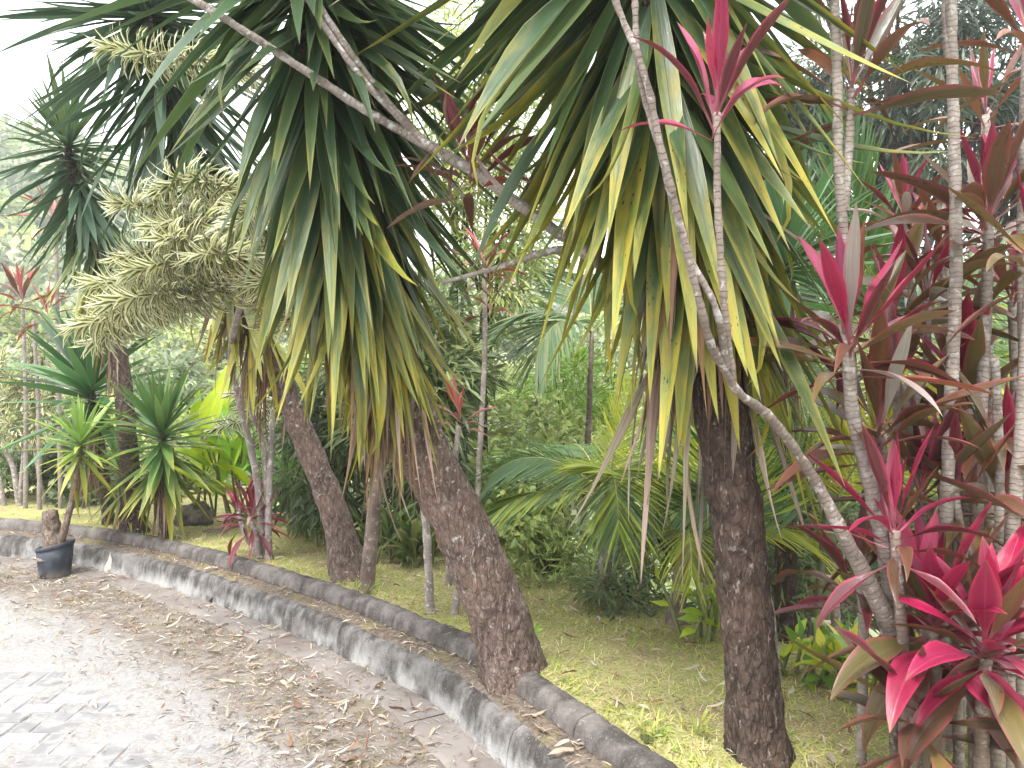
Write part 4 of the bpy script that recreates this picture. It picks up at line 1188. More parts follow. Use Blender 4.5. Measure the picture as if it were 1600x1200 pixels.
# ------------------------------------------------------------------ palms
def frond(items, parent_t, base, p0, d0, L, droop, npair, lft, cols, rng, nrm_hint=None, lftdroop=0.25, r=0.008, vang=(62, 22)):
    """one pinnate frond: rachis part; leaflets gathered as (frond, matrix...)"""
    d = Vector(d0).normalized(); p = Vector(p0)
    up = Vector(nrm_hint) if nrm_hint is not None else Vector((0, 0, 1))
    pts = [p.copy()]; dirs = [d.copy()]
    n = 16
    for i in range(n):
        p = p + d * (L / n); d = (d + Vector((0, 0, -1)) * droop / n * (0.4 + 1.2 * i / n)).normalized()
        pts.append(p.copy()); dirs.append(d.copy())
    fr = part('frond', tube_mesh('frond', pts[::2], rr_(r, r * .25, len(pts[::2])), M_RACH, 6, 18, base=base), parent_t)
    for j in range(npair):
        s = 0.18 + 0.82 * (j + 0.5) / npair
        f = s * n; i = min(int(f), n - 1); t = f - i
        q = pts[i].lerp(pts[i + 1], t); a = dirs[i].lerp(dirs[min(i + 1, n)], t).normalized()
        z = (up - a * up.dot(a)).normalized(); y = z.cross(a)
        ang = rad(vang[0] + (vang[1] - vang[0]) * s)
        ll = lft * (0.45 + 0.9 * math.sin(math.pi * min(0.08 + s * 0.86, 1)) ** 0.8) * rng.uniform(.9, 1.08)
        for sd in (-1, 1):
            dd = a * math.cos(ang) + y * sd * math.sin(ang) + z * 0.18 + Vector((rng.uniform(-.06, .06), rng.uniform(-.06, .06), rng.uniform(-.06, .02) - lftdroop))
            items.append((fr, (rng.randrange(3), frame(dd, z + y * sd * 0.5, q, ll, rng.uniform(.8, 1.2)), col_jit(cols[rng.randrange(len(cols))], .15, 1.0, rng))))


Nm = NT('palm_rachis'); ob = Nm.n('ShaderNodeTexCoord').outputs['Object']; g = Nm.noise(ob, 30, 3)
M_RACH = Nm.finish(Nm.mix(g, (0.16, 0.19, 0.05), (0.28, 0.27, 0.08)), 0.5, g, 0.2, 0.003)


def palm(label, base, crown, fronds, seed, limit=300, lft=0.30, trunk_r=0.05, group='palms in the thicket beyond the lawn'):
    rng = random.Random(seed)
    t = thing('palm', base, label, 'palm', group)
    part('trunk', tube_mesh('trunk', [base - Vector((0, 0, .05)), base.lerp(crown, .5) + Vector((.01, 0, 0)), crown], [trunk_r, trunk_r * .85, trunk_r * .6], M_STEMB, 14, 30, .006, 16, (0.25, .08), base=base), t)
    items = []
    for f in fronds: frond(items, t, base, crown, rng=rng, lft=f.pop('lft', lft), **f)
    items.sort(key=lambda it: (it[1][1].translation - CAMP).length)
    T = Matrix.Translation(-base)
    for fr, (k, M, c) in items[:limit]:
        o = bpy.data.objects.new('leaflet', K_LFT.m[k]); o.matrix_basis = T @ M; o.color = c
        COL.objects.link(o); o.parent = fr
    rest = [x[1] for x in items[limit:]]
    if rest: part('leaflet_mass', merge('leaflet', K_LFT, rest, base), t, 'stuff')


PG = (0.075, 0.15, 0.035); PY = (0.28, 0.34, 0.05); PYY = (0.40, 0.38, 0.04); PB = (0.09, 0.16, 0.075)
Ya = 4.75
bA = P(942, 960, Ya); bA.z = gz(bA.x, bA.y)
cA = P(945, 775, Ya)
palm('small palm with a broad pale frond hanging towards the lawn edge', bA, cA, [
    dict(d0=(0.2, -0.05, 1), L=0.68, droop=0.4, npair=38, cols=[PY, PY, PYY], lft=0.17, nrm_hint=(-.5, -1, 0), lftdroop=0.05),
    dict(d0=(-0.75, -0.1, 0.75), L=0.78, droop=1.9, npair=44, cols=[PG, PB], lft=0.3, nrm_hint=(0, -.5, 1)),
    dict(d0=(-0.02, -0.85, 0.75), L=0.95, droop=2.6, npair=52, cols=[PB, PY, (0.16, 0.22, 0.05)], lft=0.36, lftdroop=0.12),
    dict(d0=(-0.85, -0.35, 0.25), L=0.85, droop=1.3, npair=42, cols=[PG, PY], lft=0.3),
    dict(d0=(0.8, 0.0, 0.45), L=1.05, droop=1.1, npair=44, cols=[PY, PYY], lft=0.32, nrm_hint=(0, -.6, 1)),
    dict(d0=(0.6, -0.5, 0.55), L=0.9, droop=1.8, npair=44, cols=[PY, PG], lft=0.3),
    dict(d0=(-0.2, 0.8, 0.7), L=0.9, droop=1.6, npair=26, cols=[PG], lft=0.3),
    dict(d0=(0.5, 0.6, 0.8), L=0.9, droop=1.3, npair=28, cols=[PG, PY], lft=0.3)], 401)
Yb2 = 4.35
bB = P(1052, 1010, Yb2); bB.z = gz(bB.x, bB.y)
palm('palm with yellow fronds drooping onto the lawn beside the dark trunk', bB, P(1068, 850, Yb2), [
    dict(d0=(-0.1, -0.7, 0.6), L=0.7, droop=2.4, npair=40, cols=[PY, (0.2, 0.2, 0.06)], lft=0.26),
    dict(d0=(0.75, -0.3, 0.5), L=0.8, droop=1.8, npair=40, cols=[PY, PYY], lft=0.28),
    dict(d0=(-0.6, -0.1, 0.9), L=0.75, droop=1.2, npair=28, cols=[PY], lft=0.28),
    dict(d0=(0.4, 0.1, 1), L=0.95, droop=1.0, npair=42, cols=[PYY, PY], lft=0.32, nrm_hint=(0, -1, .3)),
    dict(d0=(0.1, -0.3, 1), L=0.95, droop=1.3, npair=42, cols=[PY, PG], lft=0.32, nrm_hint=(0, -1, .3))], 409)
Yc = 4.1
bC = P(1300, 930, Yc); bC.z = gz(bC.x, bC.y)
palm('palm with yellow green fans behind the leaning cordyline stem', bC, P(1290, 820, Yc), [
    dict(d0=(-0.5, -0.4, 0.9), L=0.85, droop=1.2, npair=44, cols=[PY, PG], lft=0.34, nrm_hint=(0, -1, .3)),
    dict(d0=(0.25, -0.4, 1), L=0.9, droop=1.2, npair=44, cols=[PY, PYY], lft=0.34, nrm_hint=(0, -1, .3)),
    dict(d0=(-0.8, 0, 0.5), L=0.8, droop=1.4, npair=40, cols=[PG, PB], lft=0.3, nrm_hint=(0, -.6, 1)),
    dict(d0=(0.7, 0, 0.7), L=0.9, droop=1.4, npair=40, cols=[PG, PY], lft=0.3, nrm_hint=(0, -.6, 1)),
    dict(d0=(0.0, 0.5, 1), L=1.2, droop=0.7, npair=44, cols=[PB, PG], lft=0.34, nrm_hint=(0, -1, .1))], 419)
Yd2 = 5.2
bD = P(1400, 900, Yd2); bD.z = gz(bD.x, bD.y)
palm('taller palm with feathery upright fronds in front of the big dark tree', bD, P(1370, 560, Yd2), [
    dict(d0=(-0.18, -0.1, 1), L=1.5, droop=0.25, npair=46, cols=[PB, PG], lft=0.42, nrm_hint=(-.6, -1, 0), lftdroop=0.0, vang=(40, 14)),
    dict(d0=(-0.5, 0, 1), L=1.35, droop=0.6, npair=42, cols=[PB, PG], lft=0.42, nrm_hint=(0, -1, 0), vang=(45, 18)),
    dict(d0=(0.9, -0.2, 0.7), L=1.4, droop=0.7, npair=42, cols=[PB, (0.2, 0.26, 0.12)], lft=0.46, nrm_hint=(0, -1, .5)),
    dict(d0=(1.0, -0.2, 0.1), L=1.4, droop=0.9, npair=42, cols=[PG, PY], lft=0.42, nrm_hint=(0, -.8, .6)),
    dict(d0=(-0.8, -0.2, 0.4), L=1.2, droop=1.2, npair=36, cols=[PG], lft=0.4),
    dict(d0=(0.2, -0.6, 0.5), L=1.2, droop=1.6, npair=36, cols=[PG, PY], lft=0.4)], 421)
Ye = 6.4
bE = P(905, 900, Ye); bE.z = gz(bE.x, bE.y)
palm('palm with grey green drooping fronds half behind hanging yucca leaves', bE, P(925, 520, Ye), [
    dict(d0=(-0.7, -0.1, 0.5), L=0.9, droop=2.2, npair=40, cols=[PB, (0.15, 0.19, 0.09)], lft=0.45),
    dict(d0=(-0.4, -0.5, 0.3), L=0.9, droop=2.4, npair=40, cols=[PB, (0.15, 0.19, 0.09)], lft=0.45),
    dict(d0=(0.6, -0.2, 0.6), L=0.9, droop=2.0, npair=40, cols=[PB], lft=0.45),
    dict(d0=(0.0, 0.4, 0.8), L=0.9, droop=1.8, npair=40, cols=[PB], lft=0.45)], 431, limit=60, trunk_r=0.03)


# ------------------------------------------------------------------ broad-leaved ginger, shrubs, trees
def fan_plant(name, label, cat, base, n, L, cols, seed, spread=(8, 60), wid=1.0, h=0.6, stems=6, group=None, kind=None, foot=0.12):
    """leafy canes from one foot, each carrying broad leaves in two rows"""
    rng = random.Random(seed)
    kind = kind or K_BIG
    t = thing(name, base, label, cat, group)
    items = []
    for k in range(stems):
        az = rng.uniform(0, 6.283); lean = rad(rng.uniform(4, 26))
        d = Vector((math.cos(az) * math.sin(lean), math.sin(az) * math.sin(lean), math.cos(lean)))
        p0 = base + Vector((rng.uniform(-foot, foot), rng.uniform(-foot, foot), -0.02)); hh = h * rng.uniform(.7, 1.1)
        pts = [p0, p0 + d * hh * .5, p0 + d * hh + Vector((d.x, d.y, 0)) * hh * .15]
        part('cane', tube_mesh('cane', pts, [.012, .010, .006], M_CANE, 7, 12, base=base), t)
        c = catmull([list(q) for q in pts], 20)
        m = max(2, n // stems)
        az1 = rng.uniform(0, 3.14)
        for i in range(m):
            s = 0.25 + 0.75 * (i + .5) / m
            p, a = axis_frame(c, s)
            e = Vector((math.cos(az1), math.sin(az1), 0)) * (1 if i % 2 else -1)
            th = rad(spread[1] + (spread[0] - spread[1]) * s + rng.gauss(0, 10))
            dd = e * math.sin(th) + a * math.cos(th) + Vector((rng.uniform(-.25, .25), rng.uniform(-.25, .25), 0))
            items.append((rng.randrange(3) if kind is K_BIG else rng.randrange(2), frame(dd, a + Vector((rng.uniform(-.4, .4), rng.uniform(-.5, .1), 0.2)), p, L * rng.uniform(.7, 1.15), wid), col_jit(cols[rng.randrange(len(cols))], .18, 1.0, rng)))
    emit(t, base, kind, items, 'leaf')
    return t


Nm = NT('green_cane'); ob = Nm.n('ShaderNodeTexCoord').outputs['Object']; g = Nm.noise(ob, 25, 3)
M_CANE = Nm.finish(Nm.mix(g, (0.07, 0.11, 0.03), (0.17, 0.16, 0.06)), 0.5, g, 0.2, 0.003)

GYL = [(0.30, 0.44, 0.02), (0.40, 0.50, 0.02), (0.17, 0.34, 0.03)]
GG = 'broad leaved gingers behind the small yuccas'
for k, (px, Y, h, L, n, st, cols, lab) in enumerate((
        (322, 7.3, .95, .55, 20, 5, [(0.42, 0.50, 0.03), (0.36, 0.48, 0.03), (0.20, 0.36, 0.03)], 'ginger with big glowing yellow green leaves above the red cordyline'),
        (372, 6.9, .85, .5, 24, 6, GYL, 'ginger with upright lime leaves behind the pale rods'),
        (425, 7.1, .85, .46, 20, 5, [(0.12, 0.28, 0.03), (0.2, 0.38, 0.03)], 'ginger with mid green leaves next to the slimmer yucca trunk'),
        (462, 6.8, .62, .40, 20, 5, [(0.09, 0.22, 0.03), (0.14, 0.30, 0.04)], 'lower ginger with deeper green leaves under the slimmer yucca trunk'))):
    x = (px - 800) / F * Y
    fan_plant('ginger', lab, 'ginger', Vector((x, Y, gz(x, Y))), n, L, cols, 500 + k, (8, 62), 1.25, h, st, GG)

# yellow green shrublets along the lawn edge, right and centre
LG = [(0.30, 0.38, 0.03), (0.20, 0.32, 0.035), (0.13, 0.24, 0.04), (0.40, 0.42, 0.03)]
SHG = 'low bright shrubs along the lawn edge'
for k, (px, Y, h, L, n, st, cols, lab) in enumerate((
        (1262, 3.55, .20, .14, 40, 9, LG, 'low shrub with glossy lime leaves on the lawn beside the dark trunk'),
        (1330, 3.45, .26, .15, 36, 8, LG, 'low shrub with yellow green leaves behind the lichened stem'),
        (1390, 3.2, .30, .15, 34, 8, [(0.42, 0.42, 0.03), (0.24, 0.34, 0.03)], 'low shrub with yellow leaves showing between cordyline stems'),
        (1092, 4.05, .34, .14, 34, 7, [(0.22, 0.36, 0.03), (0.32, 0.42, 0.03)], 'small shrub with bright leaves touching the dark trunk'),
        (1575, 3.0, .5, .16, 40, 8, [(0.2, 0.3, 0.04), (0.34, 0.38, 0.03)], 'shrub with bright leaves behind the low magenta head'),
        (1590, 4.2, .9, .22, 44, 8, [(0.14, 0.24, 0.03), (0.36, 0.38, 0.03)], 'taller shrub with yellow flecked leaves behind the cordyline clump'))):
    x = (px - 800) / F * Y
    fan_plant('lawn_shrub', lab, 'shrub', Vector((x, Y, gz(x, Y))), n, L, cols, 520 + k, (10, 95), 1.5, h, st, SHG, foot=0.10)
# bromeliad-like sprout on the leaning trunk's far side and sprouts at its foot
b = P(812, 915, 3.75); b.z = gz(b.x, b.y)
fan_plant('sprout', 'leafy green sprout right behind the stout leaning trunk', 'sprout', b, 16, .17, [(0.2, 0.38, 0.04), (0.28, 0.42, 0.04)], 541, (5, 40), 1.2, .22, 4, foot=.03)


def mass(name, label, cat, centre, rx, ry, rz, kind, n, L, cols, seed, clumps=40, clr=0.28, group=None, stem=M_DARKBARK, base=None, droop=0.0, trunk_r=0.05, limbs=5, shell=0.55, wid=1.0, limit=0, nb=0.5):
    """tree or shrub: limbs and a crown of leaf clumps spread through an uneven volume"""
    rng = random.Random(seed); nr = np.random.RandomState(seed)
    centre = Vector(centre)
    if base is None:
        base = Vector((centre.x, centre.y, gz(centre.x, centre.y)))
    t = thing(name, base, label, cat, group)
    cl = []
    while len(cl) < clumps:
        v = Vector((rng.uniform(-1, 1), rng.uniform(-1, 1), rng.uniform(-1, 1)))
        if shell < v.length < 1.0 or (v.length < 1 and rng.random() < 0.25):
            k = 0.85 + 0.35 * noise.noise(v * 1.7 + Vector((seed, 0, 0)))
            cl.append((Vector((v.x * rx, v.y * ry, v.z * rz)) * k, rng.uniform(.65, 1.25) * clr, rng.uniform(.68, 1.3), rng.choice(cols)))
    pts = [base - Vector((0, 0, .1)), base.lerp(centre, .55) + Vector((rng.uniform(-.1, .1) * rx, 0, 0)), centre + Vector((0, 0, rz * .3))]
    part('trunk', tube_mesh('trunk', pts, [trunk_r, trunk_r * .75, trunk_r * .3], stem, 9, 14, trunk_r * .1, 5, (0.3, trunk_r * 2), base=base), t)
    for c0 in rng.sample(cl, min(limbs, len(cl))):
        s = base.lerp(centre, rng.uniform(.45, .95)); e = centre + c0[0]
        part('limb', tube_mesh('limb', [s, s.lerp(e, .5) + Vector((0, 0, .08 * rz)), e], [trunk_r * .42, trunk_r * .28, trunk_r * .1], stem, 6, 9, base=base), t)
    items = []
    tot = sum(c[1] ** 2 for c in cl)
    av = (rx + ry + rz) / 3
    for cp, cr_, ct, ccol in cl:
        m = int(n * cr_ ** 2 / tot)
        out = cp.normalized()
        for i in range(m):
            v = Vector((nr.normal(), nr.normal(), nr.normal())); v = v.normalized() * (nr.rand() ** 0.45) * cr_ * av
            v.z *= .75
            d = (v.normalized() * .8 + out * .5 + Vector((nr.normal(), nr.normal(), nr.normal())) * .45 + Vector((0, 0, -droop)))
            nn = Vector((0, 0, 1)) * nb + out * .5 + Vector((nr.normal(), nr.normal(), nr.normal())) * .5
            items.append((nr.randint(len(kind.b)), frame(d, nn, centre + cp + v, L * nr.uniform(.65, 1.2), wid), col_jit((ccol[0] * ct, ccol[1] * ct, ccol[2] * ct), .2, 1.0, rng)))
    emit(t, base, kind, items, 'leaf', limit)
    return t


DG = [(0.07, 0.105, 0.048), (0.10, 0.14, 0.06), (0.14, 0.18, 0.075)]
MGc = [(0.19, 0.26, 0.08), (0.24, 0.30, 0.10), (0.30, 0.34, 0.12)]
LGc = [(0.30, 0.37, 0.12), (0.36, 0.42, 0.16), (0.25, 0.32, 0.10)]
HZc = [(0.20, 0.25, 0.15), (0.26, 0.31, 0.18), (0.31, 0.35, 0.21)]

# bushy fine-leaved tree between the leaning yucca and the near one
TG = 'narrow leaved trees between the yuccas'
c0 = P(665, 650, 6.1)
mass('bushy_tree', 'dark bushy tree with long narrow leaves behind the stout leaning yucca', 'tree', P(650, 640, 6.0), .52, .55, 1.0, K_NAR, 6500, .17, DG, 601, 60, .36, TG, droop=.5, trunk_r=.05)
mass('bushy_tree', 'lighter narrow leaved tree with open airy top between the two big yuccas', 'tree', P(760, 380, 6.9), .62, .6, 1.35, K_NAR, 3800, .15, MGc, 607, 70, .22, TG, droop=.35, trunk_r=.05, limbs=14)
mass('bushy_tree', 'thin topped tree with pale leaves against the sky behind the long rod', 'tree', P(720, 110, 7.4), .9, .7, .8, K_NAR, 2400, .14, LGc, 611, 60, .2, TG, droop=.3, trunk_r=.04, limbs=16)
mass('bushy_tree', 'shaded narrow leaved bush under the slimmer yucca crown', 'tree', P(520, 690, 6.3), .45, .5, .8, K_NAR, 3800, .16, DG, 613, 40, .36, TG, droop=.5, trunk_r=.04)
# clumping grass-like plants at the tree's foot
for k, (px, Y) in enumerate(((600, 5.6), (650, 5.5), (520, 6.1))):
    x = (px - 800) / F * Y
    fan_plant('strap_plant', ('strap leaved plant in the shade at the bushy tree foot', 'strap leaved plant behind the thin lichened rod', 'strap leaved plant behind the slimmer trunk foot')[k], 'plant', Vector((x, Y, gz(x, Y))), 46, .40, [(0.06, 0.11, 0.03), (0.10, 0.16, 0.04), (0.15, 0.17, 0.07)], 560 + k, (10, 50), .45, .18, 8, 'strap leaved plants under the trees')

# thicket at the edge of the lawn, where the ground falls away
BGp = 'leafy bushes in the thicket beyond the lawn'
bushes = [
    (800, 800, 5.8, .55, .42, K_OVA, 2600, .085, MGc, 'bush with small pale leaves left of the small palm'),
    (840, 720, 7.2, .8, .55, K_OVA, 3200, .10, LGc, 'rounded bush with light leaves above the small palm'),
    (880, 620, 8.0, .6, .6, K_NAR, 2600, .13, [(0.16, 0.27, 0.03), (0.21, 0.31, 0.04)], 'feathery bright green bamboo bush on the slope'),
    (850, 890, 5.3, .42, .24, K_NAR, 1700, .10, MGc, 'dark low bush hugging the lawn edge by the small palm'),
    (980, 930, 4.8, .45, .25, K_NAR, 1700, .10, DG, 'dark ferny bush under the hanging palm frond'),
    (1060, 780, 5.6, .6, .6, K_OVA, 2400, .10, MGc, 'mid green bush behind the yellow fronds'),
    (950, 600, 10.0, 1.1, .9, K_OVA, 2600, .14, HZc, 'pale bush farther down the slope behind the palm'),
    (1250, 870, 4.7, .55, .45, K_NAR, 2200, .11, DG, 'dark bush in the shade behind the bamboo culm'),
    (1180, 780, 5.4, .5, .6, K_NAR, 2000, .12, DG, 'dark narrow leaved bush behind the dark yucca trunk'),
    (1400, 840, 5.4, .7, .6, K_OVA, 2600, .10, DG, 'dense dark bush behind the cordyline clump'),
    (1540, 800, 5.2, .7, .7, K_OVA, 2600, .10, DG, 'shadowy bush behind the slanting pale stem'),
    (1480, 620, 6.5, 1.0, .6, K_NAR, 2400, .14, MGc, 'bush with narrow leaves behind the bronze cordyline leaves'),
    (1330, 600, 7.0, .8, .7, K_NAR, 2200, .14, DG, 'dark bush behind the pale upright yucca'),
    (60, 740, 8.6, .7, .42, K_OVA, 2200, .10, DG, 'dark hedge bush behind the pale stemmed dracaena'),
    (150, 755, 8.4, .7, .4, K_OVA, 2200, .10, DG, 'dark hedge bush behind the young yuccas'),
    (290, 740, 8.8, .7, .4, K_OVA, 2200, .10, MGc, 'leafy bush behind the glowing ginger'),
    (210, 690, 10.5, 1.0, .7, K_OVA, 2400, .14, LGc, 'pale bush beyond the tall spiky yucca trunk'),
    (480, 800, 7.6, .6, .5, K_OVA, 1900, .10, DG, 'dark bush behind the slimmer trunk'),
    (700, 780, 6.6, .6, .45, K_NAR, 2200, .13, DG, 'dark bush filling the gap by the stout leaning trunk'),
]
for k, (px, py, Y, rx, rz, kd_, n, L, cols, lab) in enumerate(bushes):
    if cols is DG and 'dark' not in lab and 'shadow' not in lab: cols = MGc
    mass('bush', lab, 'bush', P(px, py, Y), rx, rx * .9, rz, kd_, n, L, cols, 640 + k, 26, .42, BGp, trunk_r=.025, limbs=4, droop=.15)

# the big dark tree against the sky, upper right
BT = 'big trees rising beyond the garden'
DT = [(0.040, 0.062, 0.042), (0.055, 0.080, 0.052), (0.075, 0.10, 0.062)]
mass('big_tree', 'big dark feathery tree rising against white sky behind the cordylines', 'tree', P(1400, 140, 13), 2.3, 2.0, 2.3, K_NAR, 9000, .30, DT, 701, 75, .17, BT, trunk_r=.22, limbs=26, droop=.75, shell=.25)
mass('big_tree', 'dark tree crown spreading left of the feathery tree above pale yucca', 'tree', P(1260, 215, 14), 1.0, 1.0, 1.3, K_NAR, 3800, .30, DT, 709, 34, .26, BT, trunk_r=.16, limbs=14, droop=.75, shell=.2)
mass('big_tree', 'tree with hazy foliage at the far right behind crimson leaves', 'tree', P(1590, 190, 15), 1.9, 1.6, 2.4, K_NAR, 4500, .32, DT, 719, 50, .22, BT, trunk_r=.2, limbs=20, droop=.6, shell=.3)
mass('big_tree', 'dark understorey tree between cordyline stems', 'tree', P(1450, 480, 12), 1.8, 1.2, .9, K_NAR, 3800, .28, DT, 727, 40, .28, BT, trunk_r=.15, limbs=10, droop=.5)

# wooded slope: single trees one can tell apart, then the far wood
rng = random.Random(801)
FT = 'trees on the valley slope'
FN = ['pale round crowned tree', 'grey green tree', 'olive crowned tree', 'deep green tree', 'light feathery tree']
WH = ['low on the valley slope beyond the thicket', 'half way up the hazy slope', 'standing clear on the far side of the valley']
vars_ = []
ft = []
for px, Y, top in ((180, 22, 560), (250, 19, 535), (300, 26, 520), (345, 16, 590), (420, 24, 545), (480, 18, 600), (60, 24, 540), (10, 20, 560), (120, 30, 500), (230, 36, 470), (560, 30, 520), (640, 24, 560), (790, 26, 545), (850, 20, 590), (905, 30, 520), (960, 22, 560), (1040, 28, 530), (1110, 20, 560), (840, 40, 500), (930, 44, 490), (880, 15, 640), (1000, 14, 600), (740, 18, 580), (1200, 22, 520), (1320, 24, 500), (1450, 20, 520), (1560, 22, 500), (30, 36, 470), (330, 40, 475), (1020, 46, 485)):
    ft.append((px, Y, top))
for k, (px, Y, top) in enumerate(ft):
    q = P(px, top, Y); g0 = gz(q.x, q.y)
    small = (k // 15) % 2
    r = max(0.06 * Y, .9) * (rng.uniform(.75, .9) if small else rng.uniform(1.05, 1.3))
    tall = (k // 5) % 3
    rz = r * (.72, .92, 1.15)[tall]
    cz = q.z - rz * .9
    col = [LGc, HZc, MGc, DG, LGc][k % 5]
    mass('slope_tree', ('small ' if small else 'spreading ') + ('low domed ', '', 'tall ')[tall] + FN[k % 5] + ' ' + WH[min(2, int((Y - 12) / 11))], 'tree', Vector((q.x, Y, max(cz, g0 + r * .6))), r, r, rz, K_CLUMP, 1500, max(.010 * Y, .16), col, 820 + k, 34, .34, FT, trunk_r=.012 * Y, limbs=4, shell=.5, nb=.8)

# the far wood that reads as one mass
items = []
nr = np.random.RandomState(5)
tree_pts = []
for i in range(1700):
    az = rad(nr.uniform(-40, 40)); r = 22 + 170 * nr.rand() ** .8
    tree_pts.append((r * math.sin(az), r * math.cos(az), r))
zz = ground([t[0] for t in tree_pts], [t[1] for t in tree_pts])
for (x, y, r), z in zip(tree_pts, zz):
    R0 = nr.uniform(1.5, 3.2); h = R0 * nr.uniform(.7, 1.1)
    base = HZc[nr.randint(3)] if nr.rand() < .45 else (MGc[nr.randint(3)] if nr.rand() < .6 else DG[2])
    k0 = nr.uniform(.75, 1.25)
    m = 110 if r < 70 else 60
    for j in range(m):
        v = nr.normal(size=3); v /= np.linalg.norm(v); v[2] = abs(v[2]) * 1.1 - .25
        rad_ = R0 * (0.75 + .35 * nr.rand())
        pos = (x + v[0] * rad_, y + v[1] * rad_, z + h * .7 + v[2] * h)
        k1 = k0 * nr.uniform(.75, 1.25)
        items.append((nr.randint(2), frame(Vector(v) + Vector(nr.normal(size=3)) * .6, Vector(v) + Vector((0, 0, .6)), pos, nr.uniform(.55, 1.0) * (0.8 if r < 70 else 1.15), 1.2), (base[0] * k1, base[1] * k1, base[2] * k1, 1)))
o = bpy.data.objects.new('forest', merge('forest', K_CLUMP, items)); link(o); tag(o, 'distant wooded hillside seen through haze', 'forest', None, 'stuff')

# ------------------------------------------------------------------ bamboo culm
b = P(1276, 1035, 4.0); b.z = gz(b.x, b.y) - .03
t = thing('bamboo', b, 'thick green bamboo culm with pale joints behind the lime shrublets', 'bamboo')
Nm = NT('bamboo_skin'); ob = Nm.n('ShaderNodeTexCoord').outputs['Object']; g = Nm.noise(Nm.scalev(ob, (30, 30, 4)), 1, 3)
M_BAM = Nm.finish(Nm.mix(g, (0.045, 0.06, 0.02), (0.10, 0.11, 0.04)), 0.4, g, .2, .003)
Nm = NT('bamboo_joint'); ob = Nm.n('ShaderNodeTexCoord').outputs['Object']; g = Nm.noise(ob, 50, 3)
M_BAMJ = Nm.finish(Nm.mix(g, (0.30, 0.23, 0.16), (0.45, 0.38, 0.29)), 0.7, g, .2, .003)
top = P(1312, 640, 4.1)
part('culm', tube_mesh('culm', [b, b.lerp(top, .5), top], [.042, .040, .034], M_BAM, 16, 40, base=b), t)
for s in (.02, .10, .17, .34, .52, .70, .88):
    p0, p1 = b.lerp(top, s), b.lerp(top, s + .022)
    part('joint', tube_mesh('joint', [p0, p0.lerp(p1, .5), p1], [.0425, .0475, .042], M_BAMJ, 16, 7, base=b, cap=False), t)

# ------------------------------------------------------------------ rocks and small things on the ground
def rock(name, label, cat, loc, sx, sy, sz, mat, seed, pointed=False):
    import bmesh
    bm = bmesh.new(); bmesh.ops.create_icosphere(bm, subdivisions=4, radius=1)
    for v in bm.verts:
        n = noise.noise(v.co * 1.3 + Vector((seed, 0, 0))) * .35 + noise.noise(v.co * 3.5 + Vector((0, seed, 0))) * .14 + noise.noise(v.co * 9) * .04
        v.co *= 1 + n
        if pointed:
            k = max(0.06, 1 - (v.co.z + .9) / 1.9); v.co.x *= k * 1.2; v.co.y *= k * 1.2
        v.co.x *= sx; v.co.y *= sy; v.co.z *= sz
    m = bpy.data.meshes.new(name); bm.to_mesh(m); bm.free()
    m.polygons.foreach_set('use_smooth', np.ones(len(m.polygons), dtype=bool)); m.materials.append(mat)
    o = bpy.data.objects.new(name, m); o.location = loc; link(o); tag(o, label, cat)


Nm = NT('mossy_rock'); ob = Nm.n('ShaderNodeTexCoord').outputs['Object']; g = Nm.noise(ob, 9, 5); h = Nm.noise(ob, 40, 4)
c = Nm.mix(Nm.rng(g, .35, .65), (0.06, 0.05, 0.042), (0.19, 0.165, 0.14)); c = Nm.mix(Nm.rng(h, .55, .7, 0, .6), c, (0.09, 0.10, 0.04))
M_ROCK = Nm.finish(c, .9, h, .7, .02, spec=.15)
Nm = NT('pale_stone'); ob = Nm.n('ShaderNodeTexCoord').outputs['Object']; g = Nm.noise(ob, 30, 5)
M_PALE = Nm.finish(Nm.mix(g, (0.42, 0.37, 0.30), (0.62, 0.57, 0.49)), .85, g, .5, .006, spec=.2)
q = gp(295, 822, near=5.0); rock('rock', 'dark mossy rock half hidden behind the long skirted young yucca', 'rock', q + Vector((0, .12, .06)), .17, .14, .12, M_ROCK, 3)
q = P(170, 898, 6.12); rock('stone_chip', 'pale pointed stone chip leaning on the kerb face', 'stone', Vector((q.x, 6.14, .075)), .05, .02, .085, M_PALE, 8, True)
q = gp(335, 832, near=5.0); rock('stone', 'flat pale stone lying in the lawn near the wine red cordyline', 'stone', q + Vector((0, 0, .005)), .10, .06, .02, M_STUMP, 12)
t = thing('twig', P(345, 933, 5.35), 'dark fallen twig leaning on the kerb', 'twig')
p0 = P(328, 942, 5.33); p0.z = .03; p1 = P(366, 926, 5.46); p1.z = .15
t.location = p0
part('stick', tube_mesh('stick', [p0, p0.lerp(p1, .5) + Vector((0, 0, .01)), p1], [.010, .009, .004], M_DARKBARK, 8, 12, .003, 30, base=p0), t)

# ------------------------------------------------------------------ fallen leaves
rng = random.Random(901)
STRAW = [(0.52, 0.45, 0.36), (0.62, 0.55, 0.46), (0.44, 0.36, 0.28), (0.34, 0.26, 0.19), (0.60, 0.55, 0.48)]
BRN = [(0.28, 0.16, 0.09), (0.22, 0.13, 0.09), (0.34, 0.19, 0.10)]


def surf(x, y, d):
    if d < -0.21:
        return 0.016 if d > -0.95 else 0.006
    if d < 0.0: return 0.022
    if d < 0.155: return 0.193
    if d < 0.29: return 0.276
    return gz(x, y) + 0.012


def flat_leaf(x, y, d, L, rng, tilt=0.25):
    a = rng.uniform(0, 6.283)
    dd = Vector((math.cos(a), math.sin(a), rng.uniform(-.05, tilt)))
    nn = Vector((rng.uniform(-.6, .6), rng.uniform(-.6, .6), 1))
    return frame(dd, nn, (x, y, surf(x, y, d) + rng.uniform(.002, .014)), L, rng.uniform(.55, 1.05))


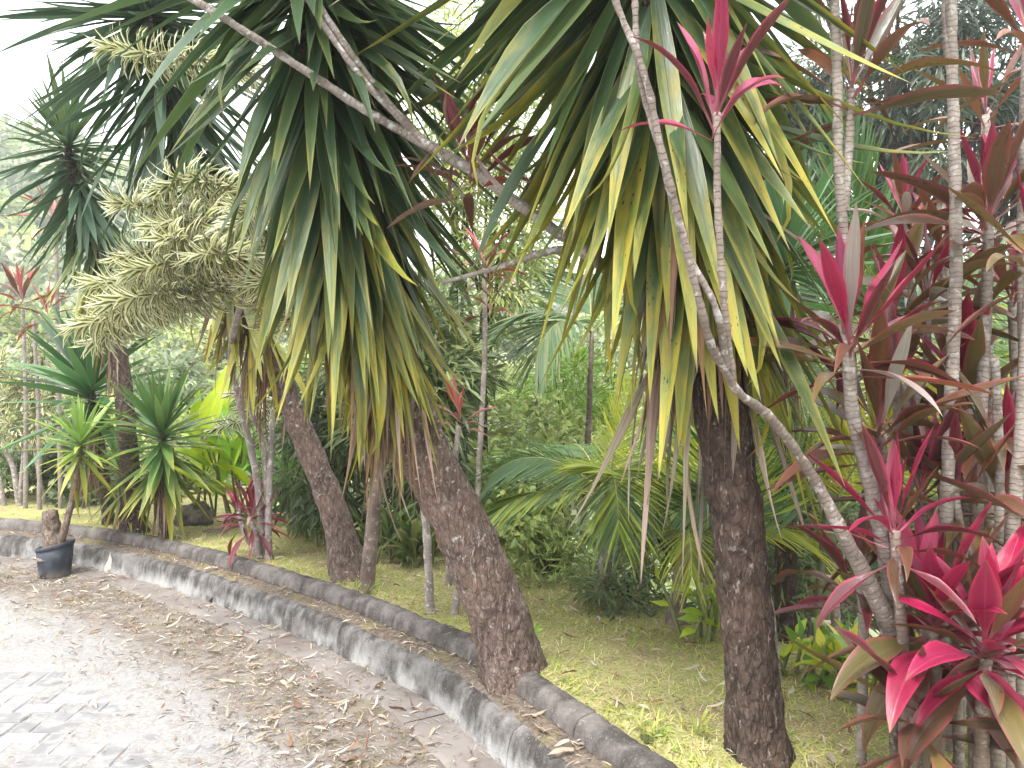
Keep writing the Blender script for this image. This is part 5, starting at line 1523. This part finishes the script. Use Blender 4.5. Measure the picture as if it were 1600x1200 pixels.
spots = []
while len(spots) < 13000:
    Y = 2.7 + 4.6 * rng.random() ** 1.3
    x = rng.uniform(-5, 1.6)
    if abs(x / Y) > .68: continue
    spots.append((x, Y))
ds = kd([s[0] for s in spots], [s[1] for s in spots])
single, litter = [], []
for (x, y), d in zip(spots, ds):
    n = fnoise(x, y, 1.7, 4) * .6 + fnoise(x, y, 4, 2) * .3
    if d < 0:
        dens = 1.15 * float(sstep(-1.1, -0.35, d + .35 * n)) * (0.75 + n) + .05
        if -0.21 < d < -0.04: dens *= .45
        if y > 5.6: dens *= .8
    elif d < .05: dens = 0
    elif d < .155: dens = .45 + n * .6
    elif d < .29: dens = .03
    elif d < 2.6: dens = .22 + n * .35
    else: continue
    if d > 0.07 and d < 0.31 and False: continue
    if rng.random() > dens: continue
    big = rng.random() < .22
    L = rng.uniform(.05, .10) if big else rng.uniform(.02, .055)
    k = rng.choice((0, 1, 3)) if big else rng.choice((0, 2, 2))
    cols = STRAW if rng.random() < .86 else BRN
    it = (k, flat_leaf(x, y, d, L, rng), col_jit(rng.choice(cols), .15, 1.0, rng))
    (single if big and d < .155 and y < 6 else litter).append((it, d))
single.sort(key=lambda s: s[0][1].translation.y / s[0][1].col[0].length)
for (k, M, c), d in single[:260]:
    o = bpy.data.objects.new('fallen_leaf', K_LIT.m[k]); o.matrix_basis = M; o.color = c; COL.objects.link(o)
    brown = c[0] < .37 and c[1] < .23
    place = 'on the step between the kerbs' if d > 0 else ('on the gutter slab along the kerb' if d > -.21 else 'on the dusty driveway')
    tag(o, {0: 'slim curled ', 1: 'cupped ', 3: 'broad rolled '}.get(k, '') + ('brown leaf lying ' if brown else 'pale straw coloured leaf lying ') + place, 'leaf', 'fallen leaves ' + place)
rest = [s[0] for s in single[260:]] + [s[0] for s in litter]
# crumbs of dry grass and sheath fibre
pts = [(rng.uniform(-5, 1.2), 2.7 + 4.3 * rng.random() ** 1.3) for i in range(60000)]
pts = [p for p in pts if abs(p[0] / p[1]) < .68]
ds = kd([p[0] for p in pts], [p[1] for p in pts])
for (x, y), d in zip(pts, ds):
    if d > .155 or 0 < d < .05: continue
    n = fnoise(x, y, 1.5, 4) * .7 + fnoise(x, y, 5, 2) * .35
    dens = (.9 * float(sstep(-1.2, -0.4, d + .4 * n)) * (.75 + 1.2 * n) + .05) if d < 0 else .5 + n
    if -.21 < d < 0: dens *= .35
    if rng.random() > dens: continue
    cc = rng.choice(STRAW + BRN[:2] + [(0.20, 0.15, 0.11), (0.30, 0.26, 0.10), (0.12, .09, .07)])
    rest.append((2 if rng.random() < .8 else 0, flat_leaf(x, y, d, rng.uniform(.015, .055), rng, .5), col_jit(cc, .2, 1.0, rng)))
o = bpy.data.objects.new('leaf_litter', merge('leaf_litter', K_LIT, rest)); link(o)
tag(o, 'crumbled dry leaf litter strewn over driveway, step and lawn', 'leaf litter', None, 'stuff')

# ------------------------------------------------------------------ grass
rng = random.Random(907); nr = np.random.RandomState(9)
N_G = 130000
A = np.radians(nr.uniform(-36, 36, N_G)); r = 2.3 + 6.2 * nr.rand(N_G) ** 1.25
gx, gy = r * np.sin(A), r * np.cos(A)
d = kd(gx, gy); D = np.interp(gx, [-6, -2.5, 0, 1.5, 3], [4.2, 3.2, 1.9, 1.6, 1.5]) + .25
ok = (d > .285) & (d < D)
gx, gy, d, r = gx[ok], gy[ok], d[ok], r[ok]
z = ground(gx, gy)
items = []
GC = [(0.31, 0.38, 0.07), (0.40, 0.43, 0.11), (0.50, 0.47, 0.19), (0.56, 0.51, 0.29), (0.24, 0.33, 0.07), (0.50, 0.44, 0.25)]
for x, y, dd, zz_, rr0 in zip(gx, gy, d, z, r):
    n = fnoise(x, y, 2.2, 6) * .7 + fnoise(x, y, 7, 3) * .4
    edge = dd < .38
    if rng.random() > .78 + n * .9 and not edge: continue
    green = rng.random() < .36 + n * .7 + (.25 if edge else 0)
    cc = rng.choice((GC[0], GC[1], GC[4])) if green else rng.choice((GC[2], GC[3], GC[5], GC[1]))
    a = rng.uniform(0, 6.283); el = rng.uniform(.15, 1.3)
    L = rng.uniform(.025, .06) * (1.5 if edge and rng.random() < .3 else 1)
    items.append((rng.randrange(3), frame((math.cos(a), math.sin(a), el), (-math.cos(a) * .5, -math.sin(a) * .5, 1), (x, y, zz_ - .004), L, 1.1), col_jit(cc, .2, 1.0, rng)))
# moss and weeds on the driveway and the step
for i in range(46000):
    y = 2.8 + 3.6 * rng.random(); x = rng.uniform(-4.2, 1.0)
    if abs(x / y) > .66: continue
    n = fnoise(x, y, 2.4, 14) + .5 * fnoise(x, y, 7, 4)
    if n < .27: continue
    items.append((rng.randrange(3), (x, y), n))
drv = [(i, it) for i, it in enumerate(items) if not isinstance(it[1], Matrix)]
dd = kd([it[1][0] for i, it in drv], [it[1][1] for i, it in drv]) if drv else []
keep = [it for it in items if isinstance(it[1], Matrix)]
for (i, (k, (x, y), n)), d1 in zip(drv, dd):
    if not (-1.0 < d1 < -.21 or .06 < d1 < .15): continue
    a = rng.uniform(0, 6.283)
    keep.append((k, frame((math.cos(a), math.sin(a), rng.uniform(.2, 1.5)), (0, 0, 1), (x, y, surf(x, y, d1) - .002), rng.uniform(.012, .030), 1.2), col_jit(rng.choice([(0.27, 0.27, 0.06), (0.30, 0.27, 0.10), (0.36, 0.31, 0.15), (0.24, 0.19, 0.11)]), .2, 1.0, rng)))
o = bpy.data.objects.new('grass', merge('grass', K_GRASS, keep)); link(o)
tag(o, 'short patchy grass, half green and half straw, on the sloping lawn', 'grass', None, 'stuff')
# a few coarse weed tufts in the lawn
for k, (px, py) in enumerate(((1020, 1160), (1090, 1150), (565, 930))):
    q = gp(px, py)
    fan_plant('grass_tuft', ('coarse grass tuft in the lawn left of the dark trunk', 'long bladed grass tuft beside the dark trunk foot', 'grass tuft at the tan rod foot')[k], 'grass tuft', q, 16, .11, [(0.2, 0.28, 0.05), (0.28, 0.33, 0.08), (0.38, 0.36, 0.12)], 920 + k, (15, 65), .4, .03, 5, 'coarse grass tufts in the lawn', foot=.04)

# ------------------------------------------------------------------ haze over the valley
HAZE = 0.0017
if HAZE:
    hx, hy0, hy1, hz0, hz1 = 420.0, -60.0, 430.0, -12.0, 75.0
    V = [(sx * hx, y, z) for z in (hz0, hz1) for y in (hy0, hy1) for sx in (-1, 1)]
    Fc = [(0, 2, 3, 1), (4, 5, 7, 6), (0, 1, 5, 4), (2, 6, 7, 3), (0, 4, 6, 2), (1, 3, 7, 5)]
    hm = bpy.data.materials.new('haze'); hm.use_nodes = True
    hm.node_tree.nodes.clear()
    pv = hm.node_tree.nodes.new('ShaderNodeVolumePrincipled'); pv.inputs['Density'].default_value = HAZE
    pv.inputs['Color'].default_value = (0.93, 0.96, 1.0, 1); pv.inputs['Anisotropy'].default_value = 0.2
    ho = hm.node_tree.nodes.new('ShaderNodeOutputMaterial'); hm.node_tree.links.new(pv.outputs[0], ho.inputs['Volume'])
    o = bpy.data.objects.new('haze', mesh_np('haze', V, Fc, hm, smooth=False)); link(o); tag(o, kind='stuff')
